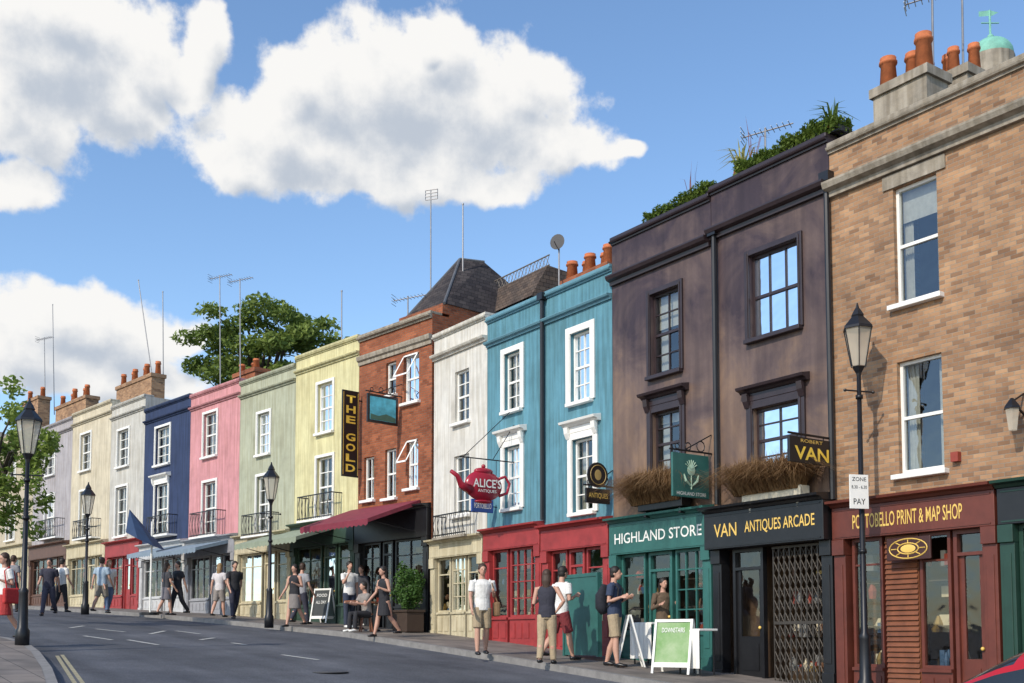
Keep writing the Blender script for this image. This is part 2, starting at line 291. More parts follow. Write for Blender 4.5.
# ---------- houses
class House:
    def __init__(s,name,label,seg,px0,px1,top,group=None,shop=(0,0),cat='house'):
        s.seg=seg; s.A=hit(seg,px0,600); B=hit(seg,px1,600); s.W=(B-s.A).dot(seg.x)
        mid=(s.A+B)/2; s.z=gz(mid); s.ang=seg.ang; s.px=(px0,px1)
        s.root=thing(name,label,cat,(s.A.x,s.A.y,s.z),s.ang,group); s.holes=[]
        s.top=s.Z(top[0],top[1]); s.zf1=s.Z(shop[0],shop[1],.1); s.zf0=s.Z(shop[0],shop[2],.1)
    def X(s,px,py=500,off=0): return (hit(s.seg,px,py,off)-s.A).dot(s.seg.x)
    def Z(s,px,py,off=0): return hit(s.seg,px,py,off).z-s.z
    def w(s,x,y,z):
        p=s.A+s.seg.x*x-s.seg.n*y; return Vector((p.x,p.y,s.z+z))
    def rect(s,px0,px1,pt,pb,off=0):
        m=(pt+pb)/2; c=(px0+px1)/2
        return s.X(px0,m,off),s.X(px1,m,off),s.Z(c,pb,off),s.Z(c,pt,off)
    def win(s,px0,px1,pt,pb,fm=WHITE,nx=2,nz=2,sur=None,sw=.13,hood=0,curt=.6,sill=True,fr=.05):
        x0,x1,z0,z1=s.rect(px0,px1,pt,pb); s.holes.append((x0,x1,z0,z1)); zm=(z0+z1)/2
        f=MB(); y0,y1=.08,.15
        f.box(x0,x0+fr,y0,y1,z0,z1); f.box(x1-fr,x1,y0,y1,z0,z1); f.box(x0+fr,x1-fr,y0,y1,z0,z0+fr+.02); f.box(x0+fr,x1-fr,y0,y1,z1-fr,z1)
        f.box(x0+fr,x1-fr,.085,.145,zm-.025,zm+.025)
        for k in range(1,nx):
            xx=x0+(x1-x0)*k/nx; f.box(xx-.012,xx+.012,.095,.135,z0+fr,z1-fr)
        for k in range(1,nz):
            for a,b in ((z0,zm),(zm,z1)):
                zz=a+(b-a)*k/nz; f.box(x0+fr,x1-fr,.096,.134,zz-.012,zz+.012)
        w=f.build('window',fm,s.root)
        MB().quad((x0,.12,z0),(x1,.12,z0),(x1,.12,z1),(x0,.12,z1)).build('pane',GLASS,w)
        if curt:
            c=MB(); cw=(x1-x0)*(.2+.12*random.random()); n=8
            for a,b in ((x0,x0+cw),(x1-cw,x1)):
                for k in range(n):
                    xa=a+(b-a)*k/n; xb=a+(b-a)*(k+1)/n; ya=.26+.03*(k%2); yb=.26+.03*((k+1)%2)
                    c.quad((xa,ya,z0),(xb,yb,z0),(xb,yb,z1),(xa,ya,z1))
            if random.random()<curt: 
                zb=z1-(z1-z0)*random.uniform(.15,.5); c.quad((x0,.22,zb),(x1,.22,zb),(x1,.22,z1),(x0,.22,z1))
            c.build('curtain',CURT,w,recalc=False)
        if sill: MB().box(x0-.08,x1+.08,-.12,.079,z0-.08,z0-.002).build('sill',sur or fm,w,bevel=.01)
        if sur:
            a=MB(); a.box(x0-sw,x0-.001,-.045,-.002,z0-.02,z1+sw); a.box(x1+.001,x1+sw,-.045,-.002,z0-.02,z1+sw); a.box(x0-.001,x1+.001,-.044,-.002,z1+.001,z1+sw-.002)
            a.box(x0-sw*.45,x0-.02,-.06,-.046,z0-.02,z1+sw*.5); a.box(x1+.02,x1+sw*.45,-.06,-.046,z0-.02,z1+sw*.5)
            if hood:
                h0=z1+sw
                a.box(x0-sw,x1+sw,-.05,-.002,h0+.002,h0+.14)
                a.prism([(-.002,h0+.14),(-.08,h0+.14),(-.12,h0+.18),(-.2,h0+.2),(-.22,h0+.25),(-.002,h0+.29)],x0-sw-.1,x1+sw+.1)
                for xa in (x0-sw-.02,x1+.04): a.prism([(-.051,h0+.135),(-.14,h0+.135),(-.12,h0),(-.06,h0-.12),(-.051,h0-.12)],xa,xa+sw-.02)
            a.build('window_surround',sur,w,bevel=.006)
        return w,(x0,x1,z0,z1)
    def wall(s,m,coping=STONE,depth=6.5,cornice=((.0,.12,.14),)):
        W=s.W-.006; z0=s.zf1; z1=s.top; mb=MB()
        xs=sorted({0.006,W}|{h[0] for h in s.holes}|{h[1] for h in s.holes}); zs=sorted({z0,z1}|{h[2] for h in s.holes}|{h[3] for h in s.holes})
        for a,b in zip(xs,xs[1:]):
            for c,d in zip(zs,zs[1:]):
                mx,mz=(a+b)/2,(c+d)/2
                if not any(h[0]<mx<h[1] and h[2]<mz<h[3] for h in s.holes): mb.quad((a,0,c),(b,0,c),(b,0,d),(a,0,d))
        for a,b,c,d in s.holes:
            y=.2; mb.quad((a,0,c),(a,y,c),(a,y,d),(a,0,d)); mb.quad((b,0,c),(b,y,c),(b,y,d),(b,0,d)); mb.quad((a,0,d),(b,0,d),(b,y,d),(a,y,d)); mb.quad((a,0,c),(b,0,c),(b,y,c),(a,y,c))
        for x in (.006,W): mb.quad((x,0,-.9),(x,depth,-.9),(x,depth,z1),(x,0,z1))
        mb.quad((.006,depth,-.9),(W,depth,-.9),(W,depth,z1),(.006,depth,z1)); mb.quad((.006,.28,z1-.6),(W,.28,z1-.6),(W,.28,z1),(.006,.28,z1)); mb.quad((.006,0,z0),(W,0,z0),(W,.28,z0),(.006,.28,z0))
        mb.build('wall',m,s.root,recalc=False)
        MB().quad((.006,.28,z1-.5),(W,.28,z1-.5),(W,depth,z1-.4),(.006,depth,z1-.4)).build('roof',LEAD,s.root)
        MB().box(.006,W,-.07,.34,z1+.002,z1+.075).build('coping',coping,s.root,bevel=.012)
        for off,pr,hh in cornice:
            t=z1-off
            if off<=0: t=z1-.002
            MB().prism([(-.002,t-hh),(-pr*.35,t-hh),(-pr*.4,t-hh*.65),(-pr*.85,t-hh*.5),(-pr,t-hh*.2),(-pr,t-.01),(-.002,t)],.006,W).build('cornice',coping,s.root)
        i=MB(); zf=z0-.02
        i.quad((.01,2.4,-.9),(W-.01,2.4,-.9),(W-.01,2.4,z1-.6),(.01,2.4,z1-.6)); i.quad((.01,.2,zf),(W-.01,.2,zf),(W-.01,2.4,zf),(.01,2.4,zf))
        zz=(z0+z1)/2; i.quad((.01,.2,zz),(W-.01,.2,zz),(W-.01,2.4,zz),(.01,2.4,zz))
        i.build('interior_wall',INT,s.root)
    def shop(s,m,bays,fascia=None,sign=None,sm=GOLD,sfr=(.08,.92),riser=.55,corn=True,proj=.14,seed=0,xr=None,th=.32,extra=None):
        rnd=random.Random(seed+int(s.px[0])); fascia=fascia or m; a0,a1=xr or (0,s.W); W=a1-a0; z0,z1=s.zf0,s.zf1; zb=-.6
        fo=MB().box(a0+.02,a1-.02,-proj,-.002,z0,z1-.002).build('fascia',fascia,s.root,bevel=.008)
        if corn: MB().prism([(-.004,z1),(-proj-.02,z1),(-proj-.06,z1+.04),(-proj-.16,z1+.06),(-proj-.17,z1+.1),(-.004,z1+.14)],a0+.012,a1-.012).build('shop_cornice',m,s.root)
        for sg,(a,b) in ([(sign,sfr)] if sign else [])+(extra or []): text(sg,fo,(a0+(a+b)/2*W,-proj-.006,(z0+z1)/2),(b-a)*W,(z1-z0)*th,sm,bold=.008)
        f=MB()
        for (za,zc) in ((z1-.06,z1-.04),(z0+.03,z0+.05)): f.box(a0+.08,a1-.08,-proj-.012,-proj-.001,za,zc)
        f.build('fascia_moulding',m,fo)
        for xx in (a0+0.02,a1-.24):
            p=MB().box(xx,xx+.22,-.1,.12,zb,z0-.25); p.box(xx-.005,xx+.225,-.15,.12,z0-.25,z0-.002); p.box(xx+.05,xx+.17,-.115,-.1,.3,z0-.4); p.box(xx-.01,xx+.23,-.13,.1,zb,.15)
            p.build('pilaster',m,s.root,bevel=.006)
        goods=[]
        for typ,a,b in bays:
            xa=a0+.25+(W-.5)*a; xb=a0+.25+(W-.5)*b; zt=z0-.003
            if typ in 'wW':
                f=MB(); r=riser; f.box(xa,xb,-.02,.08,zb,r); f.box(xa,xb,-.06,.1,r,r+.05)
                npn=max(1,round((xb-xa)/.3)); 
                for k in range(npn): 
                    c0=xa+(xb-xa)*k/npn+.05; c1=xa+(xb-xa)*(k+1)/npn-.05; f.box(c0,c1,-.035,-.02,.12,r-.08)
                f.build('stall_riser',m,s.root)
                g=MB(); e=.05; g.box(xa,xa+e,0,.07,r+.05,zt); g.box(xb-e,xb,0,.07,r+.05,zt); g.box(xa+e,xb-e,0,.07,zt-e,zt); g.box(xa+e,xb-e,0,.07,r+.051,r+.05+e)
                n=max(1,round((xb-xa)/.55)) if typ=='w' else max(2,round((xb-xa)/.25))
                for k in range(1,n):
                    c=xa+(xb-xa)*k/n; g.box(c-.015,c+.015,.01,.06,r+.1,zt-e)
                if typ=='W':
                    for k in range(1,4): c=r+.1+(zt-r-.1)*k/4; g.box(xa+e,xb-e,.012,.058,c-.013,c+.013)
                else: c=zt-.42; g.box(xa+e,xb-e,.012,.058,c-.015,c+.015)
                ww=g.build('shop_window',m,s.root)
                MB().quad((xa,.04,r),(xb,.04,r),(xb,.04,zt),(xa,.04,zt)).build('pane',SGLASS,ww)
                goods.append((xa,xb,r,zt))
            elif typ=='d':
                e=.06; g=MB(); g.box(xa,xa+e,0,.1,zb,zt); g.box(xb-e,xb,0,.1,zb,zt); g.box(xa+e,xb-e,0,.1,zt-e,zt); g.box(xa+e,xb-e,.0,.1,zt-.38,zt-.33)
                g.box(xa+e,xb-e,.05,.09,zb,.75); g.box(xa+e,xa+e+.08,.05,.09,.75,zt-.38); g.box(xb-e-.08,xb-e,.05,.09,.75,zt-.38); g.box(xa+e+.1,xb-e-.1,.035,.05,.15,.62)
                dd=g.build('door',m,s.root); MB().quad((xa,.07,.7),(xb,.07,.7),(xb,.07,zt),(xa,.07,zt)).build('pane',SGLASS,dd)
                MB().ball((xb-e-.05,.02,.9),.03,8,6).build('door_handle',GOLD,dd,True)
            elif typ=='g':
                g=MB(); n=9
                for k in range(n+1): c=xa+(xb-xa)*k/n; g.box(c-.012,c+.012,-.04,-.02,zb,zt-.05)
                zz=zb
                while zz<zt-.2:
                    for k in range(n):
                        c0=xa+(xb-xa)*k/n; c1=xa+(xb-xa)*(k+1)/n
                        g.tube((c0,-.03,zz),(c1,-.03,zz+.22),.008,n=4); g.tube((c1,-.03,zz),(c0,-.03,zz+.22),.008,n=4)
                    zz+=.22
                g.box(xa-.02,xb+.02,-.05,-.01,zt-.06,zt-.02); g.box(xa,xb,-.048,-.012,.95,1.0)
                g.build('folding_gate',mat('dull_gate_iron',(.07,.06,.05),.5,metal=.4),s.root); goods.append((xa,xb,.1,zt))
            elif typ=='s':
                g=MB(); zz=zb
                while zz<zt-.1: g.prism([(.03,zz),(-.01,zz+.01),(.02,zz+.07),(.03,zz+.07)],xa,xb); zz+=.08
                g.box(xa-.01,xb+.01,.03,.06,zb,zt); g.build('slatted_shutter',mat('varnished_slats',(.2,.07,.03),.45,.4,4),s.root)
        if goods:
            for gi in range(6):
                mb=MB()
                for xa,xb,r,zt in goods:
                    for k in range(int((xb-xa)*7)):
                        cx=rnd.uniform(xa+.05,xb-.1); lv=rnd.choice([0,0,.35,.7,1.0]); z=r+.06+lv*(zt-r-.4)/1.1; ww=rnd.uniform(.03,.1); hh=rnd.uniform(.06,.28); y=rnd.uniform(.14,.6)
                        if z+hh>zt: continue
                        if rnd.random()<.5: mb.box(cx-ww,cx+ww,y,y+.1,z,z+hh)
                        else: mb.loft([(cx,y,z),(cx,y,z+hh*.5),(cx,y,z+hh)],[ww*.7,ww*.9,ww*.3],7)
                if mb.v: stuff(mb.build('display_goods',GOODS[(gi+seed)%len(GOODS)],s.root))
            for xa,xb,r,zt in goods:
                for q in (.33,.66): MB().box(xa,xb,.2,.55,r+(zt-r)*q-.01,r+(zt-r)*q+.01).build('display_shelf',INT,s.root)
    def balcony(s,px0,px1,pt,pb,proj=.4):
        x0,x1,z0,z1=s.rect(px0,px1,pt,pb,proj*.7)
        m=MB(); m.box(x0,x1,-proj,-.003,z0-.06,z0)
        b=MB(); n=int((x1-x0)/.1)
        for k in range(n+1):
            c=x0+.02+(x1-x0-.04)*k/n; q=-proj-.03 if k%2 else -proj+.03
            b.tube((c,-proj+.03,z0),(c,q,(z0+z1)/2),.01,n=4); b.tube((c,q,(z0+z1)/2),(c,-proj+.03,z1),.01,n=4)
        for zz in (z1,z0+.05): b.box(x0,x1,-proj+.015,-proj+.045,zz-.015,zz+.015)
        for xx in (x0+.015,x1-.015):
            b.box(xx-.015,xx+.015,-proj+.046,-.005,z1-.015,z1+.015)
            for k in range(1,4): b.tube((xx,-proj*k/4,z0),(xx,-proj*k/4,z1),.008,n=4)
        q=m.build('balcony',WHITE if s.px[0]<300 else STONE,s.root); b.build('railing',IRON,q)
    def chimney(s,px0,px1,pt,pb,back,npot,m,ph=12,rmax=.13,pm=None):
        x0,x1,z0,z1=s.rect(px0,px1,pt,pb,-back); c=MB(); c.box(x0,x1,back-.3,back+.3,z0-1.5,z1-.16); c.box(x0-.05,x1+.05,back-.35,back+.35,z1-.159,z1)
        o=c.build('chimney_stack',m,s.root)
        hp=ph/ (F/ (hit(s.seg,(px0+px1)/2,400,-back).y))
        for k in range(npot):
            xx=x0+(x1-x0)*(k+.5)/npot; h2=hp*random.uniform(.85,1.1)
            r=min(rmax,(x1-x0)/npot*.44); yy=back+(.12 if k%2 else -.1)
            MB().loft([(xx,yy,z1),(xx,yy,z1+h2*.78),(xx,yy,z1+h2*.8),(xx,yy,z1+h2*.88),(xx,yy,z1+h2*.9),(xx,yy,z1+h2)],[r,r*.8,r,r,r*.85,r*.9],12).build('chimney_pot',TERRA,o,True)
    def awning(s,px0,px1,py,depth,drop,m,val=.18):
        x0=s.X(px0,py); x1=s.X(px1,py); z=s.Z((px0+px1)/2,py)
        a=MB(); a.quad((x0,-.03,z),(x1,-.03,z),(x1,-depth,z-drop),(x0,-depth,z-drop)); a.quad((x0,-.03,z-.02),(x1,-.03,z-.02),(x1,-depth,z-drop-.02),(x0,-depth,z-drop-.02))
        a.quad((x0,-.03,z),(x0,-depth,z-drop),(x0,-depth,z-drop-.1),(x0,-.03,z-.12)); a.quad((x1,-.03,z),(x1,-depth,z-drop),(x1,-depth,z-drop-.1),(x1,-.03,z-.12))
        n=int((x1-x0)/.2)
        for k in range(n):
            a0=x0+(x1-x0)*k/n; a1=x0+(x1-x0)*(k+1)/n; am=(a0+a1)/2
            a.quad((a0,-depth-.002,z-drop),(a1,-depth-.002,z-drop),(a1,-depth,z-drop-val*.75),(am,-depth,z-drop-val),(a0,-depth,z-drop-val*.75))
        o=a.build('awning',m,s.root,recalc=False)
        for xx in (x0+.05,x1-.05): MB().tube((xx,-.03,z-drop-.25),(xx,-depth+.03,z-drop-.03),.012,n=5).build('awning_arm',IRON,o)
    def pipe(s,px,pt,pb):
        x=s.X(px,400); MB().loft([(x,-.08,s.Z(px,pb)),(x,-.08,s.Z(px,pt))],[.05,.05],8).box(x-.1,x+.1,-.16,-.01,s.Z(px,pt)-.02,s.Z(px,pt)+.14).build('drainpipe',BLACK,s.root)
GOODS=[mat('goods_red',(.3,.05,.03)),mat('goods_cream',(.6,.52,.36)),mat('goods_brown',(.14,.07,.035)),mat('goods_blue',(.06,.12,.22)),mat('goods_brass',(.4,.26,.08),.3,metal=.6),mat('goods_grey',(.2,.2,.19))]
def plum():
    m,t,b,N,L=nt('weathered_plum_paint'); b.inputs['Roughness'].default_value=.5; b.inputs['Specular IOR Level'].default_value=.35
    tc=N.new('ShaderNodeTexCoord'); n=N.new('ShaderNodeTexNoise'); n.inputs['Scale'].default_value=.7; n.inputs['Detail'].default_value=8; n.inputs['Roughness'].default_value=.62; n.inputs['Distortion'].default_value=.6; L.new(tc.outputs['Object'],n.inputs[0])
    sp=N.new('ShaderNodeSeparateXYZ'); L.new(tc.outputs['Object'],sp.inputs[0])
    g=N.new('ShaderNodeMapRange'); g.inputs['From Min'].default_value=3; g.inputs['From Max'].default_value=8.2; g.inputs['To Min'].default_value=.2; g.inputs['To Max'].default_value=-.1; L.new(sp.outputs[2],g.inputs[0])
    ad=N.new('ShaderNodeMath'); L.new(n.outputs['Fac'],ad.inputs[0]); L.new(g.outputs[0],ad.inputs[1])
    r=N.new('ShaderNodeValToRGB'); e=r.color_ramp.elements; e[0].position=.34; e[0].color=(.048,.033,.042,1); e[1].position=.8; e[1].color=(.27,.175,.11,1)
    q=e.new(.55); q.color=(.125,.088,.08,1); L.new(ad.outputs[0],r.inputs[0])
    mp=N.new('ShaderNodeMapping'); mp.inputs['Scale'].default_value=(4,4,.4); L.new(tc.outputs['Object'],mp.inputs[0]); n2=N.new('ShaderNodeTexNoise'); n2.inputs['Scale'].default_value=1.2; n2.inputs['Detail'].default_value=6; L.new(mp.outputs[0],n2.inputs[0])
    r2=N.new('ShaderNodeValToRGB'); r2.color_ramp.elements[0].position=.35; r2.color_ramp.elements[1].position=.65; r2.color_ramp.elements[0].color=(.7,.68,.7,1); r2.color_ramp.elements[1].color=(1.1,1.08,1.05,1); L.new(n2.outputs['Fac'],r2.inputs[0])
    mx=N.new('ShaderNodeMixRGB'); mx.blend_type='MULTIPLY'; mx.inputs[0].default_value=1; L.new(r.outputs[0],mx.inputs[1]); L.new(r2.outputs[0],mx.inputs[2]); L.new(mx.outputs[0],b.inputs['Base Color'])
    bp=N.new('ShaderNodeBump'); bp.inputs['Strength'].default_value=.25; bp.inputs['Distance'].default_value=.03; L.new(n.outputs['Fac'],bp.inputs['Height']); L.new(bp.outputs[0],b.inputs['Normal'])
    return m
PURP=plum()
BR1=brick('yellow_brown_brick',(.40,.25,.155),(.30,.175,.105),(.3,.25,.2),blot=.3,tone=.6)
BR2=brick('red_brick',(.34,.115,.06),(.26,.085,.045),(.2,.14,.11),blot=.3)
REDS=mat('red_shop_paint',(.32,.035,.035),.5,.3,3); MAR=mat('maroon_shop_paint',(.13,.032,.02),.45,.3,3); TEAL=mat('teal_shop_paint',(.03,.125,.11),.45,.25,3)
WOODP=mat('varnished_wood',(.2,.07,.03),.4,.4,4)
TER='terraced houses along the right side of the street'
# brick map shop
h=House('brick_house','yellow brown brick house with a maroon map shop at street level and tall chimney pots',SA,838,1190,(930,103),TER,(915,499,533)); hb=h
h.win(894,938,180,300,nx=1,nz=1,sw=.06); h.win(898,943,357,472,nx=1,nz=1,curt=.3); h.win(1080,1130,120,270,nx=1,nz=1)
h.wall(BR1,cornice=((0,.1,.1),(.62,.22,.24)))
x0,x1,z0,z1=h.rect(883,946,166,180); MB().box(x0,x1,-.03,-.002,z0,z1).build('lintel_band',STONE,h.root)
xs=h.X(1001)
h.shop(MAR,[('w',.02,.26),('s',.28,.52),('w',.54,.76),('d',.78,1)],sign='PORTOBELLO PRINT & MAP SHOP',sfr=(.15,.82),seed=1,xr=(0,xs),th=.44)
h.shop(mat('dark_green_shop',(.015,.05,.035),.4),[('d',.0,.3),('w',.32,1)],fascia=BLACK,seed=4,xr=(xs,h.W))
h.chimney(884,938,82,122,1.5,3,STONE,ph=36,rmax=.17); h.chimney(926,978,80,114,2.6,4,STONE,ph=30,rmax=.17)
x0,x1,z0,z1=h.rect(886,930,537,560,.2)
ov=MB().box(x0,x1,-.19,-.15,z0,z1).build('hanging_panel',mat('dark_panel',(.05,.015,.012),.4),h.root,bevel=.01)
q=MB(); cx,cz,ra,rb=(x0+x1)/2,(z0+z1)/2,(x1-x0)*.43,(z1-z0)*.43
for k in range(24):
    a0=k/24*2*pi; a1=(k+1)/24*2*pi
    for f_ in (1,.55): q.tube((cx+ra*f_*cos(a0),-.195,cz+rb*f_*sin(a0)),(cx+ra*f_*cos(a1),-.195,cz+rb*f_*sin(a1)),.01,n=4)
for k in range(8): a0=k*pi/4; q.tube((cx+ra*.6*cos(a0),-.195,cz+rb*.6*sin(a0)),(cx+ra*.9*cos(a0),-.195,cz+rb*.9*sin(a0)),.008,n=4)
q.ball((cx,-.192,cz),(ra*.4,.006,rb*.42)); q.build('emblem',GOLD,ov)
x,_,z,_=h.rect(954,960,452,462); MB().box(x,x+.12,-.09,-.002,z,z+.14).build('alarm_box',GOODS[0],h.root)
P=h.w(h.X(1024,400),0,h.Z(1024,415)); r=thing('wall_lantern','black lantern on a bracket high on the brick wall at the right edge','lamp',P,h.ang)
LG=frosted('lantern_glass')
MB().tube((0,-.0,.0),(0,-.3,.15),.018).tube((0,0,.3),(0,-.3,.15),.014).build('bracket',IRON,r); MB().loft([(0,-.3,-.25),(0,-.3,.05)],[.06,.1],6).build('lantern_glass',LG,r); MB().loft([(0,-.3,.05),(0,-.3,.08),(0,-.3,.2)],[.12,.11,.02],6).build('lantern_cap',IRON,r)
# plum houses
h=House('plum_house','dark plum painted house above the black fronted antiques arcade',SA,716,838,(777,161),TER,(775,507,545)); hv=h
h.win(750,799,247,333,fm=DARKP,nx=3,nz=1,sur=DARKP,sw=.1,curt=.7); h.win(754,800,404,470,fm=DARKP,nx=2,nz=2,sur=DARKP,sw=.14,hood=1,curt=.7)
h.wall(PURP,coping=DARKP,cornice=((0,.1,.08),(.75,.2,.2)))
h.shop(BLACK,[('d',.08,.4),('g',.52,1)],sign='VAN',sfr=(.1,.3),extra=[('ANTIQUES ARCADE',(.37,.93))],proj=.3,seed=2,th=.36); h.pipe(719,235,505)
h.pipe(834,180,500)
h=House('plum_house','dark plum painted house above the teal highland clothing shop',SA,614,716,(665,218),TER,(660,518,551)); hh=h
h.win(651,680,290,373,fm=DARKP,nx=2,nz=2,sur=DARKP,sw=.1,curt=.5); h.win(653,681,410,475,fm=DARKP,nx=2,nz=2,sur=DARKP,sw=.14,hood=1,curt=.5)
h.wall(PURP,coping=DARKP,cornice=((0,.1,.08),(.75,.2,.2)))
h.shop(TEAL,[('w',0,.3),('d',.34,.62),('W',.66,1)],sign='HIGHLAND STORE',sm=LWHITE,sfr=(.07,.93),seed=3,th=.33)
# blue
BLU=stucco('sky_blue_stucco',(.12,.29,.37),.28)
h=House('blue_house','bright blue house next to the plum houses with a hooded white window',SA,545,614,(580,281),TER,(580,526,548)); hbr=h
h.win(571,591,331,401,sur=WHITE,nx=2,nz=2,sw=.15); h.win(573,594,438,512,sur=WHITE,nx=2,nz=2,sw=.15,hood=1)
h.wall(BLU,coping=mat('blue_trim',(.12,.27,.34)),cornice=((0,.1,.08),(.55,.14,.12))); h.shop(REDS,[('w',0,.3),('d',.34,.62),('w',.66,1)],seed=5)
h.chimney(571,617,274,300,2.5,5,BR2,ph=19,rmax=.16)
h=House('blue_house','bright blue house beside the white house with two white framed sash windows',SA,487,545,(516,309),TER,(515,530,548)); hbl=h
h.win(505,521,352,410,sur=WHITE,nx=2,nz=2,sw=.14); h.win(505,521,446,508,sur=WHITE,nx=2,nz=2,sw=.14,hood=1)
h.wall(BLU,coping=MC['blue_trim'],cornice=((0,.1,.08),(.55,.14,.12))); h.shop(REDS,[('w',0,.35),('W',.4,1)],seed=6); h.pipe(545,300,520)
# long low grey roof with a lattice rail behind the white and blue houses
bk=3.0; xa=h.X(474,290,-bk); xb=h.X(548,290,-bk); zt=h.Z(510,283,-bk); zb=h.Z(510,318,-bk)
MB().quad((xa,bk-.7,zb),(xb+.2,bk-.7,zb),(xb,bk,zt),(xa,bk,zt)).quad((xa,bk,zt),(xb,bk,zt),(xb,bk+1.2,zt-.1),(xa,bk+1.2,zt-.1)).quad((xb+.2,bk-.7,zb),(xb+.2,bk+1.4,zb),(xb,bk+1.2,zt-.1),(xb,bk,zt)).quad((xa,bk-.7,zb),(xa,bk+1.4,zb),(xa,bk+1.2,zt-.1),(xa,bk,zt)).build('mansard_roof',ROOFG,h.root)
q=MB(); n=22; rh_=.3
for zz in (zt+.02,zt+rh_): q.tube((xa,bk+.05,zz),(xb,bk+.05,zz),.02,n=5)
for k in range(n): a0=xa+(xb-xa)*k/n; a1=xa+(xb-xa)*(k+1)/n; q.tube((a0,bk+.05,zt),(a1,bk+.05,zt+rh_),.01,n=4); q.tube((a1,bk+.05,zt),(a0,bk+.05,zt+rh_),.01,n=4)
q.build('roof_railing',mat('weathered_rail',(.14,.12,.1)),h.root)
# white
h=House('white_house','narrow white house between the red brick pub and the blue houses',SA,433,487,(460,327),TER,(458,541,556)); hw=h
h.win(455,469,370,422,nx=2,nz=2,curt=.2); h.win(454,469,455,515,nx=2,nz=2,curt=.2); h.balcony(436,468,514,536)
h.wall(stucco('white_stucco',(.68,.665,.62),.22),coping=stucco('white_trim',(.6,.58,.52)),cornice=((0,.1,.08),(.5,.16,.14)))
h.shop(stucco('cream_shop_paint',(.56,.5,.35)),[('w',0,.3),('W',.34,.66),('w',.7,1)],seed=7)
# pub
h=House('brick_pub','red brick corner pub with a slate hipped roof and a maroon awning',SB,357,431,(396,326),TER,(395,512,540),cat='pub'); hp=h
h.win(386,396,362,395,nx=1,nz=1); h.win(404,419,354,402,nx=2,nz=1,curt=.3); h.win(364,374,457,500,nx=2,nz=1); h.win(385,396,449,498,nx=2,nz=1); h.win(407,418,440,488,nx=2,nz=1)
h.wall(BR2,coping=STONE,cornice=((0,.14,.12),(.55,.12,.26)))
h.shop(BLACK,[('w',0,.3),('d',.34,.5),('w',.54,1)],seed=8)
h.awning(352,421,505,1.7,.62,mat('maroon_canvas',(.2,.025,.045),.8,.25))
W=h.W; z=h.top
zr=h.Z(463,258,-2.6); xr_=h.X(463,258,-2.6); za=z+.35
MB().box(W*.42,W-.01,.35,.6,z+.08,za).box(W-.27,W-.01,.601,5.2,z-.4,za).build('attic_wall',BR2,h.root)
A_=(W*.36,.38,z+.08); B_=(W+.02,.38,za); C_=(W+.02,5.3,za); D_=(W*.36,5.3,z+.08); p0=(xr_-.15,2.6,zr); p1=(xr_+.15,3.3,zr)
MB().quad(A_,B_,p0).quad(B_,C_,p1,p0).quad(C_,D_,p1).quad(D_,A_,p0,p1).build('hipped_roof',SLATE,h.root)
MB().tube(A_,p0,.04).tube(B_,p0,.04).tube(p0,p1,.05).build('ridge_tiles',LEAD,h.root)
for (a,b,c,d) in ((404,419,354,378),(407,418,440,464)):
    x0,x1,z0,z1=h.rect(a,b,c,d); q=MB(); y0=-.02; dy=-.38
    for (xa,xb,za,zb_) in ((x0,x1,0,.08),(x0,x1,.92,1),(x0,x0+.06,0,1),(x1-.06,x1,0,1)):
        f=lambda x,t:(x,y0+dy*(1-t),z0+(z1-z0)*t)
        q.quad(f(xa,za),f(xb,za),f(xb,zb_),f(xa,zb_))
    q.build('open_sash',WHITE,h.root)
# left terraces
def simple(label,px0,px1,top,shop,colname,c,w1,w2,bal,smat,bays,seed,corn=((0,.08,.08),(.4,.12,.12)),hood=0):
    h=House('terraced_house',label,SB,px0,px1,top,TER,shop)
    sm=WHITE
    h.win(*w1,sur=sm,sw=.09,curt=.5); h.win(*w2,sur=sm,sw=.09,curt=.5,hood=hood)
    if bal: h.balcony(*bal)
    h.wall(stucco(colname,c),coping=stucco(colname+'_trim',tuple(x*.85 for x in c)),cornice=corn)
    h.shop(smat,bays,seed=seed,riser=.45)
    return h
BB=[('w',0,.45),('d',.5,.72),('w',.76,1)]
CR=MC['cream_shop_paint']
hy=simple('pale yellow house with a black balcony beside the red brick pub',293,357,(325,349),(325,524,545),'pale_yellow_stucco',(.66,.62,.36),(318,333,383,432),(317,333,457,516),(300,334,495,519),mat('dark_green_paint',(.03,.06,.04),.5),BB,9)
hg=simple('pale sage green house between the yellow and the pink houses',237,293,(265,376),(265,536,552),'sage_green_stucco',(.43,.45,.34),(258,270,413,454),(257,269,476,532),(244,271,514,535),CR,BB,10)
hk=simple('pink house with white framed windows and a small black balcony',187,237,(212,390),(212,540,555),'pink_stucco',(.62,.30,.32),(204,217,413,456),(203,216,482,534),(192,218,512,536),mat('grey_shop_paint',(.3,.3,.32),.5),BB,11)
hn=simple('navy blue house with white window frames next to the pink house',141,187,(164,405),(164,545,558),'navy_stucco',(.04,.06,.13),(156,170,427,464),(155,168,484,534),(149,170,516,535),mat('white_shop_paint',(.5,.5,.5),.5),BB,12,hood=1)
simple('pale grey house with a red shop front left of the navy house',107,141,(124,404),(124,543,556),'pale_grey_stucco',(.55,.54,.5),(118,129,430,466),(116,127,487,536),None,REDS,BB,13)
simple('cream house with a small balcony second from the pale grey one',68,107,(88,410),(87,545,557),'cream_stucco',(.62,.56,.43),(81,91,434,470),(80,90,491,536),(75,94,520,538),CR,BB,14)
simple('grey lilac house behind the leftmost tall lamp',30,68,(49,427),(49,546,558),'lilac_grey_stucco',(.42,.4,.42),(46,55,440,475),(45,54,496,538),(38,58,520,538),mat('brown_shop',(.12,.06,.04),.5),BB,15)
